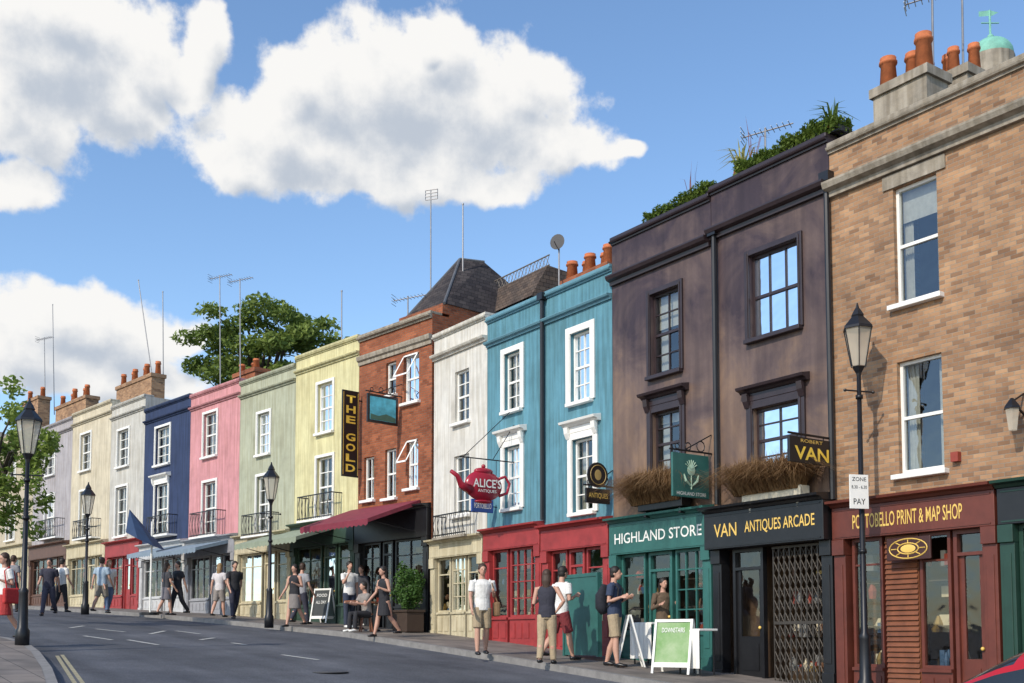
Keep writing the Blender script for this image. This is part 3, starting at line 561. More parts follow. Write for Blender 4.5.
simple('buff house half hidden by the left tree',-8,30,(11,436),(11,548,559),'buff_stucco',(.52,.46,.35),(8,16,448,482),(7,15,500,540),None,CR,BB,16)
simple('white house at the far left end of the terrace',-60,-8,(-34,446),(-34,548,559),'off_white_stucco',(.56,.54,.5),(-38,-28,456,488),(-38,-28,506,540),None,REDS,BB,17)
hn.chimney(123,158,381,402,2.5,6,BR1,ph=13); hg.chimney(241,262,372,390,2.5,3,BR2,ph=10)
def roofblock(h,x0,x1,y0,y1,zb,zt,m):
    MB().quad((x0,y0,zb),(x1,y0,zb),(x1-.5,(y0+y1)/2,zt),(x0+.5,(y0+y1)/2,zt)).quad((x1,y0,zb),(x1,y1,zb),(x1-.5,(y0+y1)/2,zt)).quad((x0,y0,zb),(x0,y1,zb),(x0+.5,(y0+y1)/2,zt)).quad((x0,y1,zb),(x1,y1,zb),(x1-.5,(y0+y1)/2,zt),(x0+.5,(y0+y1)/2,zt)).build('pitched_roof',m,h.root)
roofblock(hk,-2.8,.6,1.6,4.6,hk.top-.2,hk.top+1.2,ROOFT)
roofblock(hn,-1.8,.8,2,5,hn.top-.2,hn.top+1.0,ROOFT)
hn.chimney(62,92,402,420,2.0,5,BR1,ph=12)
hn.chimney(28,44,400,420,2.0,2,BR1,ph=12)
SB_=mat('slate_blue_canvas',(.2,.26,.32),.8); SG=mat('sage_canvas',(.26,.3,.22),.8)
hk.awning(189,232,542,1.3,.35,SB_); hn.awning(156,186,546,1.1,.3,SB_); hg.awning(272,296,533,1.3,.4,SG); hy.awning(296,338,527,1.4,.45,SG)
# ---------- projecting signs
def psign(name,label,h,pxw,gap,w,pt,pb,m,brk=True,cat='sign'):
    off=gap+w/2; x=h.X(pxw,(pt+pb)/2); r=h.w(x,0,0)
    P=r+h.seg.n*off; s_=F/P.y
    z1=-(pt-640)/s_; z0=-(pb-640)/s_; zc=(z0+z1)/2; hg_=z1-z0
    root=thing(name,label,cat,(r.x,r.y,zc),h.ang)
    MB().box(-.025,.025,-(gap+w),-gap,-hg_/2,hg_/2).build('board',m,root,bevel=.006)
    if brk:
        b=MB(); t=hg_/2+.06; b.tube((0,-.01,t),(0,-(gap+w)-.05,t),.018); b.tube((0,-.01,t+.35),(0,-(gap+w)*.7,t),.012); b.tube((0,-gap-.08,t),(0,-gap-.08,t-.06),.008); b.tube((0,-gap-w+.08,t),(0,-gap-w+.08,t-.06),.008)
        for (cy,rr) in ((-gap-w*.2,.1),(-gap-w*.55,.07),(-gap-w*.85,.05)):
            for k in range(10):
                a0=k/10*2*pi; a1=(k+1)/10*2*pi; b.tube((0,cy+rr*cos(a0),t+rr+.01+rr*sin(a0)),(0,cy+rr*cos(a1),t+rr+.01+rr*sin(a1)),.012,n=4)
        b.build('bracket',IRON,root)
    return root,gap+w/2,w,hg_
YLET=mat('yellow_lettering',(.9,.62,.08))
r,c,w,hg_=psign('pub_banner_sign','tall black vertical banner sign with yellow capital letters on the pub corner',hp,362,.12,.56,388,476,BLACK,brk=False)
for k,ch in enumerate('THEGOLD'):
    zz=hg_/2-.1-(hg_-.2)*(k+.5+(.0 if k<3 else .7))/7.7; text(ch,r,(.029,-c,zz),w*.56,hg_*.088,YLET,'side',bold=.03)
MB().box(.0255,.028,-c-w*.45,-c-w*.42,-hg_*.48,hg_*.48).box(.0255,.028,-c+w*.42,-c+w*.45,-hg_*.48,hg_*.48).build('border_line',GOLD,r)
MB().tube((0,-.01,hg_*.4),(0,-.13,hg_*.4),.02).tube((0,-.01,-hg_*.4),(0,-.13,-hg_*.4),.02).build('bracket',IRON,r)
r,c,w,hg_=psign('pub_picture_sign','square hanging pub sign with a turquoise painted panel on the red brick wall',hp,402,.15,1.0,393,422,BLACK)
MB().box(.0255,.032,-c-w*.42,-c+w*.42,-hg_*.41,hg_*.41).build('painted_panel',mat('sign_turquoise',(.1,.48,.6),.5,.5,4),r)
MB().prism([(-c-w*.41,-hg_*.4),(-c+w*.41,-hg_*.4),(-c+w*.41,-hg_*.25),(-c+w*.1,-hg_*.15),(-c-w*.15,-hg_*.25),(-c-w*.41,-hg_*.2)],.0325,.035).build('painted_hill',mat('painted_dark_green',(.06,.14,.1)),r)
r,c,w,hg_=psign('highland_hanging_sign','dark green hanging sign with a pale thistle emblem below a scrolled bracket',hh,712,.1,.9,453,497,TEAL)
e=MB(); e.ball((.03,-c,.1),(.006,.1,.1)); e.tube((.03,-c,0),(.03,-c,-.25),.012)
for k in range(7): a=R(30+20*k); e.tube((.03,-c,.12),(.03,-c-.16*cos(a),.12+.17*sin(a)),.01,n=4)
for s_ in (-1,1): e.loft([(.03,-c,-.2),(.03,-c+s_*.14,-.1),(.03,-c+s_*.18,.02)],[.01,.03,.01],6)
e.build('emblem',mat('pale_green_emblem',(.35,.5,.38)),r); text('HIGHLAND STORE',r,(.03,-c,-hg_*.42),w*.8,hg_*.08,LWHITE,'side')
r,c,w,hg_=psign('antiques_hanging_sign','small black hanging sign with gold letters above the antiques arcade',hv,834,.05,1.05,437,463,BLACK,brk=False)
text('VAN',r,(.029,-c,-.05),w*.78,hg_*.52,YLET,'side',bold=.02); text('ROBERT',r,(.029,-c,hg_*.36),w*.5,hg_*.13,GOLD,'side')
MB().tube((0,-.01,hg_/2+.05),(0,-c-w/2,hg_/2+.05),.02).tube((0,-c-w*.3,hg_/2),(0,-c-w*.3,hg_/2+.05),.01).tube((0,-c+w*.3,hg_/2),(0,-c+w*.3,hg_/2+.05),.01).build('bracket',IRON,r)
r,c,w,hg_=psign('round_hanging_sign','black round hanging sign with gold trim on the blue house corner',hbr,613,.1,.62,488,503,BLACK)
q=MB(); q.loft([(-.02,-c,hg_/2+.28),(.02,-c,hg_/2+.28)],[.26,.26],20,Vector((0,1,0))); q.build('disc',BLACK,r); 
q=MB(); 
for k in range(20):
    a0=k/20*2*pi; a1=(k+1)/20*2*pi; q.tube((.03,-c+.2*cos(a0),hg_/2+.28+.2*sin(a0)),(.03,-c+.2*cos(a1),hg_/2+.28+.2*sin(a1)),.008,n=4)
q.ball((.024,-c,hg_/2+.28),(.006,.09,.11)); q.build('gold_ring',mat('dull_gold',(.4,.28,.1),.4),r); text('ANTIQUES',r,(.029,-c,0),w*.8,hg_*.4,GOLD,'side')
# teapot
x=hbl.X(514,484); P=hbl.w(x,0,0); s_=F/(P+hbl.seg.n*.9).y
root=thing('teapot_sign','big red teapot shaped shop sign with white script hanging over the red shops','sign',(P.x,P.y,-(485-640)/s_),hbl.ang)
RED=mat('glossy_red',(.33,.015,.035),.25,.15,3)
MB().ball((0,-.85,0),(.16,.5,.36),24,14).build('pot',RED,root,True)
MB().ball((0,-.85,.33),(.12,.26,.09)).ball((0,-.85,.45),.05).build('lid',RED,root,True)
MB().loft([(0,-1.2,-.1),(0,-1.45,-.02),(0,-1.55,.18),(0,-1.72,.27)],[.13,.08,.055,.045],10).build('spout',RED,root,True)
MB().loft([(0,-.42,.2),(0,-.25,.26),(0,-.13,.1),(0,-.2,-.12),(0,-.42,-.2)],[.035]*5,8).build('handle',RED,root,True)
MB().ball((0,-.85,-.36),(.1,.24,.05)).build('foot',RED,root,True)
text("ALICE'S",root,(.168,-.85,.04),.76,.2,LWHITE,'side',bold=.015); text('ANTIQUES',root,(.16,-.85,-.14),.5,.08,LWHITE,'side')
b=MB(); b.tube((0,0,.62),(0,-1.5,.62),.015)
for y in (-.5,-1.2): b.tube((0,y,.62),(0,y,.1),.008)
b.tube((0,0,1.9),(0,-1.4,.62),.009); b.tube((0,0,1.5),(0,-.6,.62),.009); b.build('bracket',IRON,root)
r,c,w,hg_=psign('blue_hanging_sign','small blue sign hanging just under the red teapot',hbl,497,.12,.6,499,512,mat('blue_sign',(.02,.07,.3)),brk=False); text('PORTOBELLO',r,(.029,-c,0),w*.8,hg_*.4,LWHITE,'side')
MB().tube((0,-.005,0),(0,-.13,0),.012).build('bracket',IRON,r)
# ---------- window boxes with dry grass
def grass(mb,c,rx,ry,n,h,lean=.3,w=.012):
    for k in range(n):
        x=c[0]+random.uniform(-rx,rx); y=c[1]+random.uniform(-ry,ry); z=c[2]; hh=h*random.uniform(.5,1.1); a=random.uniform(0,2*pi); l=lean*hh*random.random()*1.6; wx,wy=w*cos(a+1.5),w*sin(a+1.5)
        p1=(x+l*.4*cos(a),y+l*.4*sin(a),z+hh*.65); p2=(x+l*cos(a),y+l*sin(a),z+hh*(1-.5*l/hh))
        mb.quad((x-wx,y-wy,z),(x+wx,y+wy,z),(p1[0]+wx*.7,p1[1]+wy*.7,p1[2]),(p1[0]-wx*.7,p1[1]-wy*.7,p1[2])); mb.quad((p1[0]-wx*.7,p1[1]-wy*.7,p1[2]),(p1[0]+wx*.7,p1[1]+wy*.7,p1[2]),p2)
DRY=leafmat('dry_grass',(.19,.1,.045),(.4,.26,.13),5)
def wbox(h,a,b,pt,pb,label,m,hgt):
    x0,x1,z0,z1=h.rect(a,b,pt,pb,.3); P=h.w(x0,0,z0); L_=x1-x0; root=thing('window_box',label,'window box',P,h.ang)
    q=MB().box(0,L_,-.36,-.13,0,z1-z0); q.box(.1,.16,-.3,-.003,-.12,-.001); q.box(L_-.16,L_-.1,-.3,-.003,-.12,-.001); q.build('trough',m,root,bevel=.01)
    g=MB(); grass(g,(L_/2-.1,-.28,z1-z0-.05),L_/2+.05,.13,4500,hgt,1.1,.008); g.build('dry_grass',DRY,root,recalc=False)
wbox(hv,744,803,489,503,'cream window box full of dry brown grass above the antiques arcade',CREAMP,.74)
wbox(hh,640,684,500,509,'dark window box with a mound of dry brown grass above the teal shop',BLACK,.8)
# ---------- foliage
def leaves(mb,c,r,n,size,nc=16,spread=.38,flat=1):
    cs=[]
    for k in range(nc):
        v=Vector((random.gauss(0,1),random.gauss(0,1),random.gauss(0,1))).normalized()*random.uniform(.35,.9); cs.append(Vector((c[0]+v.x*r[0],c[1]+v.y*r[1],c[2]+v.z*r[2])))
    for k in range(n):
        q=random.choice(cs); v=Vector((random.gauss(0,1),random.gauss(0,1),random.gauss(0,1))).normalized()*random.random()**.5*spread
        p=q+Vector((v.x*r[0],v.y*r[1],v.z*r[2]*flat)); s=size*random.uniform(.6,1.3)
        a=Vector((random.gauss(0,1),random.gauss(0,1),random.gauss(0,.7))).normalized(); b=a.cross(Vector((random.gauss(0,1),random.gauss(0,1),random.gauss(0,1)))).normalized()
        mb.quad(p-a*s,p-b*s*.45+a*s*.1,p+a*s,p+b*s*.45+a*s*.1)
    return cs
LEAF=leafmat('tree_leaves',(.09,.15,.03),(.24,.31,.07),.6); LEAF2=leafmat('street_tree_leaves',(.11,.19,.035),(.3,.38,.08),1.5); HEDGE=leafmat('hedge_leaves',(.05,.11,.02),(.2,.27,.05),4)  # the left street tree gets a brighter green throughout
BARK=mat('bark',(.09,.07,.05),.9,.4,6,.5)
def tree(label,base,c,r,n,size,m,nc,spread,h0=.25):
    root=thing('tree',label,'tree',base); b=Vector(base); c=Vector(c)-b
    mb=MB(); cs=leaves(mb,c,r,n,size,nc,spread,.7); mb.build('crown',m,root,recalc=False)
    t=MB(); t.loft([(0,0,-.3),(0,0,c.z*.4),c*.75],[h0,h0*.8,h0*.4],9)
    for q in cs[:18]: t.loft([c*.55,(c*.6+q*.4)+Vector((0,0,.2)),q],[h0*.35,h0*.2,h0*.06],6)
    t.build('trunk',BARK,root,True)
def at(px,py,Y): r=ray(px,py); return r*(Y/r.y)
P=at(254,352,58); tree('broad green tree rising behind the pink and sage green houses',(P.x,P.y,2),P,(4.9,3.6,3.4),14000,.16,LEAF,70,.19,.35)
P=at(-4,460,27); b=Vector((P.x-.8,P.y,0)); b.z=gz(b)
tree('leafy street tree at the left edge with branches in front of the houses',b,P,(1.75,1.8,2.5),5200,.085,LEAF2,44,.19,.16)
def hedge(h,a,b,label,n,hg_,size=.06,name='roof_hedge'):
    x0,x1=h.X(a,190,0),h.X(b,190,0); P=h.w((x0+x1)/2,.2,h.top+.08); root=thing(name,label,'hedge',P,h.ang); L_=(x1-x0)/2
    mb=MB()
    for k in range(n):
        x=random.uniform(-1,1)*L_; zz=hg_*random.random()**.7*(.72+.15*sin(x*3)+.13*sin(x*11+1)+.2*random.random()); p=Vector((x,random.uniform(-.25,.25),zz)); s=size*random.uniform(.6,1.3)
        q=Vector((random.gauss(0,1),random.gauss(0,1),random.gauss(0,1))).normalized(); w=q.cross(Vector((random.random(),random.random(),1))).normalized(); mb.quad(p-q*s,p-w*s*.5,p+q*s,p+w*s*.5)
    mb.build('leaves',HEDGE,root,recalc=False); MB().box(-L_,L_,-.15,.2,0,.1).build('trough',BLACK,root)
hedge(hv,734,838,'long green hedge on the parapet of the right plum house',8000,.3,.04)
hedge(hh,644,714,'shorter green hedge on the parapet of the left plum house',5000,.27,.04)
def spiky(h,px,py,hgt,label,m,n=60,lean=.8,back=.2,w=.02):
    x=h.X(px,py,-back); P=h.w(x,back,h.top+.22); root=thing('spiky_plant',label,'plant',P,h.ang); g=MB(); grass(g,(0,0,0),.05,.05,n,hgt,lean,w); g.build('leaves',m,root,recalc=False); MB().loft([(0,0,-.14),(0,0,0)],[.12,.16],10).build('pot',TERRA,root)
spiky(hv,742,178,.6,'yellowish spiky plant at the left end of the right plum roof',leafmat('yellow_blades',(.3,.3,.08),(.6,.55,.2),3),40)
spiky(hv,832,132,.55,'dark spiky plants at the right end of the plum roof beside the brick parapet',HEDGE,60)
spiky(hh,692,205,.8,'thin reddish stalk plant growing above the left plum roof',leafmat('red_stalks',(.18,.06,.06),(.3,.12,.1),3),9,.3,w=.01)
spiky(hv,752,160,1.1,'thin bare stalk plant growing above the right plum roof',MC['red_stalks'],7,.4,w=.01)
# ---------- aerials
MET=mat('galvanised_metal',(.25,.25,.26),.45,.2,8,metal=.5)
def aerial(px,pb,pt,seg,back,label,kind='yagi',dx=0):
    B=hit(seg,px,pb,-back); Tp=hit(seg,px+dx,pt,-back); h=Tp.z-B.z; root=thing('tv_aerial',label,'aerial',B,seg.ang+.5)
    lx=(Tp-B).dot(seg.x)*cos(.5); mb=MB().tube((0,0,-1.2),(lx,0,h),.024,.02); mb.build('mast',MET,root)
    a=MB()
    if kind=='yagi':
        a.tube((lx-.45,0,h-.1),(lx+.55,0,h-.02),.014,n=5)
        for k in range(9): x=lx-.4+k*.11; a.tube((x,-.16,h-.1+k*.01),(x,.16,h-.1+k*.01),.008,n=4)
        for k in range(4): a.tube((lx-.45,-.16,h-.22+k*.09),(lx-.45,.16,h-.22+k*.09),.008,n=4)
    elif kind=='dish':
        a.loft([(0,-.1,h),(0,-.03,h),(0,.02,h)],[.2,.15,.05],16); a.tube((0,0,h-.2),(0,-.3,h-.05),.012,n=4)
    elif kind=='box':
        for k in range(4): a.tube((-.2,0,h-.1*k),(.2,0,h-.1*k),.016,n=5)
        a.tube((-.2,0,h),(-.2,0,h-.3),.012,n=4).tube((.2,0,h),(.2,0,h-.3),.012,n=4)
    else: a.tube((lx,0,h),(lx,0,h+.05),.03)
    a.build('antenna',MET if kind!='dish' else mat('dish_grey',(.05,.05,.055)),root)
for a in ((55,392,306,SB,3,'tall thin aerial mast above the lilac grey house','rod'),(46,395,338,SB,2.5,'short aerial with crossbars left of the tallest far mast','yagi'),(157,378,285,SB,2.5,'leaning aerial above the navy house with a small head','rod',-10),(164,372,293,SB,3,'upright aerial above the navy house beside the leaning mast','rod'),(221,385,276,SB,2.5,'tall aerial with a yagi head above the pink house','yagi'),(241,385,279,SB,2,'tall straight aerial at the joint of the pink and sage houses','yagi'),(342,345,292,SB,2,'plain rod mast above the yellow house','rod'),(431,300,190,SB,2.5,'tall aerial with a boxy head above the red brick pub','box'),(463,258,205,SA,2,'short mast on the tip of the slate pub roof','rod'),(559,285,243,SA,2,'satellite dish on a mast above the blue house','dish'),(408,310,296,SB,1,'small low aerial at the left of the slate roof','yagi'),(932,80,-8,SA,2,'tall aerial rising past the brick chimney and out of frame','yagi'),(962,60,-6,SA,3,'thin rod mast to the right of the brick chimney pots','rod'),(765,160,128,SA,1.5,'low yagi aerial among the roof plants on the plum house','yagi')):
    aerial(*a)
P=at(991,55,24); root=thing('copper_cupola','small green copper cupola with a weather vane behind the brick parapet','cupola',P)
COP=mat('green_copper',(.2,.48,.38),.7,.3,4)
MB().ball((0,0,-.05),(.48,.48,.42),20,12).build('dome',COP,root,True); MB().loft([(0,0,-2.5),(0,0,-.1)],[.5,.5],16).build('drum',STONE,root)
MB().tube((0,0,.3),(0,0,1.05),.025).tube((-.2,0,.75),(.2,0,.75),.015).quad((-.25,0,.9),(.05,0,.92),(.2,0,1.0),(0,0,1.05),(-.25,0,1.02)).ball((0,0,.42),.07).build('weather_vane',COP,root)
# ---------- lamps
def lamp(px,pb,pt,label,k=1,nm='street_lamp'):
    B=ghit(px,pb); r=ray(px,pt); H_=r.z/r.y*B.y-B.z; root=thing(nm,label,'street lamp',B,.3,None)
    MB().loft([(0,0,-.05),(0,0,.25),(0,0,.3),(0,0,.9),(0,0,.95),(0,0,1.0),(0,0,H_-1.15)],[.12,.12,.09,.075,.085,.05,.033],12).loft([(0,0,2.2),(0,0,2.26)],[.06,.06],10).loft([(0,0,H_-1.5),(0,0,H_-1.44)],[.055,.055],10).build('post',IRON,root,True)
    MB().tube((-.25,0,H_-1.38),(.25,0,H_-1.38),.013).ball((-.25,0,H_-1.38),.025).ball((.25,0,H_-1.38),.025).build('ladder_bar',IRON,root)
    z0=H_-1.0; f=MB(); g=.85*k
    f.loft([(0,0,z0-.18),(0,0,z0-.1),(0,0,z0)],[.03,.045,.11*g],6)
    for j in range(6):
        a=j*pi/3; f.tube((.12*g*cos(a),.12*g*sin(a),z0),(.235*g*cos(a),.235*g*sin(a),z0+.58),.009,n=5)
    f.build('lantern_frame',IRON,root); MB().loft([(0,0,z0+.01),(0,0,z0+.58)],[.115*g,.228*g],6).build('lantern_glass',LG,root)
    MB().loft([(0,0,z0+.58),(0,0,z0+.62),(0,0,z0+.78),(0,0,z0+.8),(0,0,z0+.88),(0,0,z0+.92),(0,0,z0+1.0)],[.255*g,.245*g,.1*g,.11*g,.06,.03,.01],6).build('lantern_cap',IRON,root)
    return root,H_
lr,lh=lamp(866,699,303,'large black street lamp in front of the brick map shop',1.12)
lamp(269,626,462,'black street lamp in front of the sage green house'); lamp(85,613,482,'smallest black street lamp before the cream house at the far left'); lamp(22,645,398,'black street lamp on the left pavement beside the left tree',1.05)
B=lr.location; zz=(ray(858,490).z/ray(858,490).y)*B.y
root=thing('parking_sign','white parking plate fixed to the large lamp post','sign',(B.x-.06,B.y-.1,zz),.25)
MB().box(-.17,.15,-.01,.01,-.3,.22).build('plate',WHITE,root,bevel=.005)
text('ZONE',root,(-.01,-.013,.15),.24,.06,BLACK); text('8.30 - 6.30',root,(-.01,-.013,.03),.26,.05,BLACK); text('PAY',root,(-.01,-.013,-.19),.2,.09,BLACK)
# ---------- furniture
def aboard(px,py,h,w,rz,label,panel,txt):
    B=ghit(px,py); root=thing('sandwich_board',label,'sandwich board',B,rz)
    f=MB()
    for s_ in (-1,1):
        for xx in (-w/2,w/2-.04): f.prism([(s_*.25,0),(s_*.25+.03,0),(.03 if s_>0 else .0,h),(0 if s_>0 else -.03,h)],xx,xx+.04)
        f.prism([(s_*.22,.12),(s_*.22+.02,.12),(s_*.19+.02,.2),(s_*.19,.2)],-w/2+.04,w/2-.04)
    f.prism([(-.03,h-.05),(.03,h-.05),(.03,h),(-.03,h)],-w/2+.04,w/2-.04); f.build('frame',WHITE,root)
    g=lambda t:-.22*(1-t)
    p=MB().quad((-w/2+.04,g(.22),h*.2),(w/2-.04,g(.22),h*.2),(w/2-.04,g(.94),h*.94),(-w/2+.04,g(.94),h*.94)).build('panel',panel,root)
    for k,t in enumerate(txt):
        zz=h*(.8-.2*k); tt=text(t,p,(0,0,0),w*.6,h*.09,LWHITE)
        tt.location=(0,-.22*(1-zz/h)-.012,zz); tt.rotation_euler=(-math.atan(.22/h),0,0)
aboard(675,674,.95,.7,SA.ang+.45,'white framed sandwich board with a green landscape panel outside the teal shop',mat('green_poster',(.1,.26,.05),.6,.6,3,c2=(.3,.4,.22)),['DOWNSTAIRS'])
aboard(629,667,.95,.4,SA.ang-.6,'plain white folding board standing left of the green one',WHITE,[])
aboard(323,623,1.0,.62,SA.ang+.45,'dark chalk sandwich board with white frame outside the pub',mat('chalkboard',(.03,.035,.035)),['FOOD','ALL DAY'])
def clothtable(px,py,label,W2):
    B=ghit(px,py); root=thing('display_table',label,'table',B,SA.ang)
    MB().box(-W2,W2,-.22,.22,.76,.8).build('table_top',WHITE,root,bevel=.01); q=MB(); n=int(W2*2/.06)
    for k in range(n):
        xa=-W2+k*2*W2/n; xb=xa+2*W2/n; ya=-.23-.012*(k%2); yb=-.23-.012*((k+1)%2); q.quad((xa,ya,.12),(xb,yb,.12),(xb,yb,.78),(xa,ya,.78))
    q.build('cloth',WHITE,root)
    for xx in (-W2+.06,W2-.06):
        for yy in (-.17,.17): MB().tube((xx,yy,0),(xx,yy,.77),.018).build('leg',IRON,root)
clothtable(650,665,'white cloth covered table left of the green sandwich board',.3); clothtable(697,675,'white cloth covered table right of the green sandwich board',.3)
P1=ghit(566,656); root=thing('teal_screen','tall dark teal wooden screen standing in front of the red shop','screen',P1,SA.ang-.08)
L_=1.15; MB().box(0,L_,-.03,.03,.02,1.55).build('panel',TEAL,root); MB().box(-.05,0,-.05,.05,0,1.62).box(L_,L_+.05,-.05,.05,0,1.62).box(0,L_,-.045,.045,1.551,1.62).build('frame',TEAL,root)
B=ghit(408,632); root=thing('potted_shrub','large leafy shrub in a dark planter between the pub and the white house','plant',B,SA.ang)
MB().box(-.38,.38,-.25,.25,0,.5).box(-.41,.41,-.28,.28,.5,.56).build('planter',mat('dark_wood_planter',(.05,.03,.02),.7),root,bevel=.01)
mb=MB(); leaves(mb,(0,0,1.15),(.5,.38,.62),3400,.05,24,.42); mb.build('leaves',leafmat('dark_leaves',(.03,.08,.02),(.1,.19,.04),5),root,recalc=False)
B=ghit(150,615); root=thing('parasol','slanting dark blue parasol outside the navy house','parasol',B,0)
MB().tube((0,0,0),(0,0,2.9),.03).build('pole',WHITE,root); MB().loft([(0,0,0),(0,0,.08)],[.28,.28],14).build('base',IRON,root)
q=MB(); ap=(-.75,.1,3.3); n=8; pts=[(-.2+.68*cos(2*pi*k/n)*.9,.7*sin(2*pi*k/n),2.3-.3*cos(2*pi*k/n)) for k in range(n)]
for k in range(n): q.quad(ap,pts[k],pts[(k+1)%n])
q.build('canopy',mat('navy_canvas',(.02,.05,.12),.8),root)
def pubtable(px,py,label):
    B=ghit(px,py); root=thing('pub_table',label,'table',B,SA.ang); MB().loft([(0,0,.7),(0,0,.74)],[.32,.32],16).build('table_top',WOODP,root); MB().loft([(0,0,0),(0,0,.04),(0,0,.06),(0,0,.7)],[.22,.2,.03,.03],12).build('pedestal',IRON,root)
pubtable(356,629,'small round pub table by the standing drinkers'); pubtable(372,631,'small round pub table beside the seated drinker')
def stool(px,py,label):
    B=ghit(px,py); root=thing('stool',label,'stool',B,.3); MB().loft([(0,0,.42),(0,0,.46)],[.18,.18],14).build('seat',WOODP,root)
    for a in (.8,2.4,3.9,5.5): MB().tube((.2*cos(a),.2*sin(a),0),(.12*cos(a),.12*sin(a),.43),.018).build('leg',WOODP,root)
stool(366,632,'wooden stool under the seated drinker outside the pub')
# ---------- people
SK=mat('skin',(.5,.28,.2),.55,.1,6)
def cloth(c): return mat('cloth_%d_%d_%d'%tuple(int(x*1000) for x in c),c,.85,.2,9,.5,bscale=22)
HC={'dark':mat('dark_hair',(.014,.01,.008),.6),'brown':mat('brown_hair',(.045,.022,.012),.6),'fair':mat('fair_hair',(.25,.15,.06),.6),'grey':mat('grey_hair',(.35,.34,.33),.6)}
def person(label,px,pf,H_,face,top,bot,hair='dark',stride=8,arms=('down','down'),sleeve='short',kind='shorts',near=False,long=False,sit=False,dz=0,lean=0,bag=None,look=0):
    B=ghit(px,pf,dz); root=thing('person',label,'person',B,face,None); V=Vector; h=H_
    vox=.010 if near else .018
    if sit:
        hipz=.27; L=[]
        for s_,k in ((-1,0),(1,0)): hip=V((s_*.05,0,hipz)); kn=hip+V((s_*.03,-.24,.01)); an=kn+V((0,-.01,-.23)); L.append((hip,kn,an))
    else:
        hipz=.515; L=[]
        for s_,a,bd in ((-1,stride,3),(1,-stride,3+stride*1.3)):
            a=R(a); bd=R(bd); hip=V((s_*.048,0,hipz)); kn=hip+V((s_*.008,-sin(a)*.245,-cos(a)*.245)); an=kn+V((s_*.004,-sin(a-bd)*.235,-cos(a-bd)*.235)); L.append((hip,kn,an))
    mn=min(l[2].z for l in L); dzz=.035-mn; L=[tuple(p+V((0,0,dzz)) for p in l) for l in L]; hz=L[0][0].z; o=hz-.515
    Z=lambda z:(z+o)
    ly=lambda z:-lean*max(0,z-hz)
    U=lambda x,y,z:V((x,y+ly(Z(z)),Z(z)))
    A=[]
    sw_=stride*.006
    for s_,k in ((-1,arms[0]),(1,arms[1])):
        sh=U(s_*.105,0,.80)
        if k=='down': el=sh+V((s_*.03,.012+s_*sw_*.5,-.165)); wr=el+V((s_*.0,-.04+s_*sw_,-.138))
        elif k=='bent': el=sh+V((s_*.035,.015,-.16)); wr=el+V((-s_*.04,-.115,.045))
        elif k=='hip': el=sh+V((s_*.085,.04,-.14)); wr=el+V((-s_*.075,-.04,-.09))
        elif k=='face': el=sh+V((s_*.02,-.06,-.14)); wr=el+V((-s_*.04,-.07,.13))
        elif k=='fwd': el=sh+V((s_*.01,-.08,-.14)); wr=el+V((-s_*.02,-.14,.02))
        A.append((sh,el,wr,s_))
    sc=lambda pts:[tuple(V(p)*h) for p in pts]
    def lo(mb,pts,rad,n=12,side=V((1,0,0))): mb.loft(sc(pts),[(r[0]*h,r[1]*h) if isinstance(r,tuple) else r*h for r in rad],n,side)
    b=MB()
    lo(b,[U(0,0,.49),U(0,0,.55),U(0,0,.62),U(0,.0,.70),U(0,0,.77),U(0,.005,.81),U(0,.008,.835),U(0,.002,.885)],[(.07,.05),(.082,.056),(.07,.05),(.084,.058),(.098,.056),(.075,.042),(.032,.032),(.028,.03)],16)
    for hip,kn,an in L: lo(b,[hip,hip*.5+kn*.5,kn,kn*.6+an*.4+V((0,.008,0)),an],[.052,.045,.031,.033,.019]); lo(b,[an+V((0,.02,-.01)),an+V((0,-.03,-.016)),an+V((0,-.09,-.022))],[.02,.02,.014])
    for sh,el,wr,s_ in A:
        lo(b,[sh+V((-s_*.03,0,.0)),sh,sh*.5+el*.5,el,el*.6+wr*.4,wr],[.03,.03,.025,.021,.021,.0135],10)
        d_=(wr-el).normalized(); pm=wr+d_*.028; lo(b,[wr,pm,pm+d_*.02],[(.013,.012),(.023,.011),(.02,.01)],10,V((0,1,0)))
        if near:
            sd=V((0,1,0)); sd=(sd-d_*sd.dot(d_)).normalized(); cu=d_.cross(sd)*.008*s_
            for q,l in ((-.017,.036),(-.006,.043),(.006,.04),(.016,.031)):
                p0=pm+d_*.015+sd*q; lo(b,[p0,p0+d_*l*.5,p0+d_*l*.9-cu*1.6],[.0055,.005,.0042],7)
            p0=wr+d_*.012-sd*.014; lo(b,[p0,p0+d_*.018-sd*.014,p0+d_*.036-sd*.018],[.007,.0065,.005],7)
        else: b.ball(tuple((pm+d_*.035)*h),.018*h,8,6)
    hc=U(0,-.01,.935)+V((0,-.012*look,-.008*look))
    b.ball(tuple(hc*h),(.041*h,.05*h,.056*h),16,12); b.ball(tuple((hc+V((0,-.012-.01*look,-.028)))*h),(.033*h,.036*h,.04*h),12,8)
    b.ball(tuple((hc+V((0,-.055,-.01)))*h),(.007*h,.012*h,.012*h),8,6)
    for s_ in (-1,1): b.ball(tuple((hc+V((s_*.041,.005,-.008)))*h),(.006*h,.011*h,.016*h),8,6)
    def rm(o,v): 
        m=o.modifiers.new('remesh','REMESH'); m.mode='VOXEL'; m.voxel_size=v; m.use_smooth_shade=True
    rm(b.build('body',SK,root,True),vox)
    if near:
        for s_ in (-1,1): MB().ball(tuple((hc+V((s_*.017,-.048,.002)))*h),(.006*h,.004*h,.004*h),8,6).build('eye',BLACK,root,True)
        MB().ball(tuple((hc+V((0,-.046,-.034)))*h),(.012*h,.004*h,.003*h),8,6).build('mouth',mat('lips',(.35,.12,.1)),root,True)
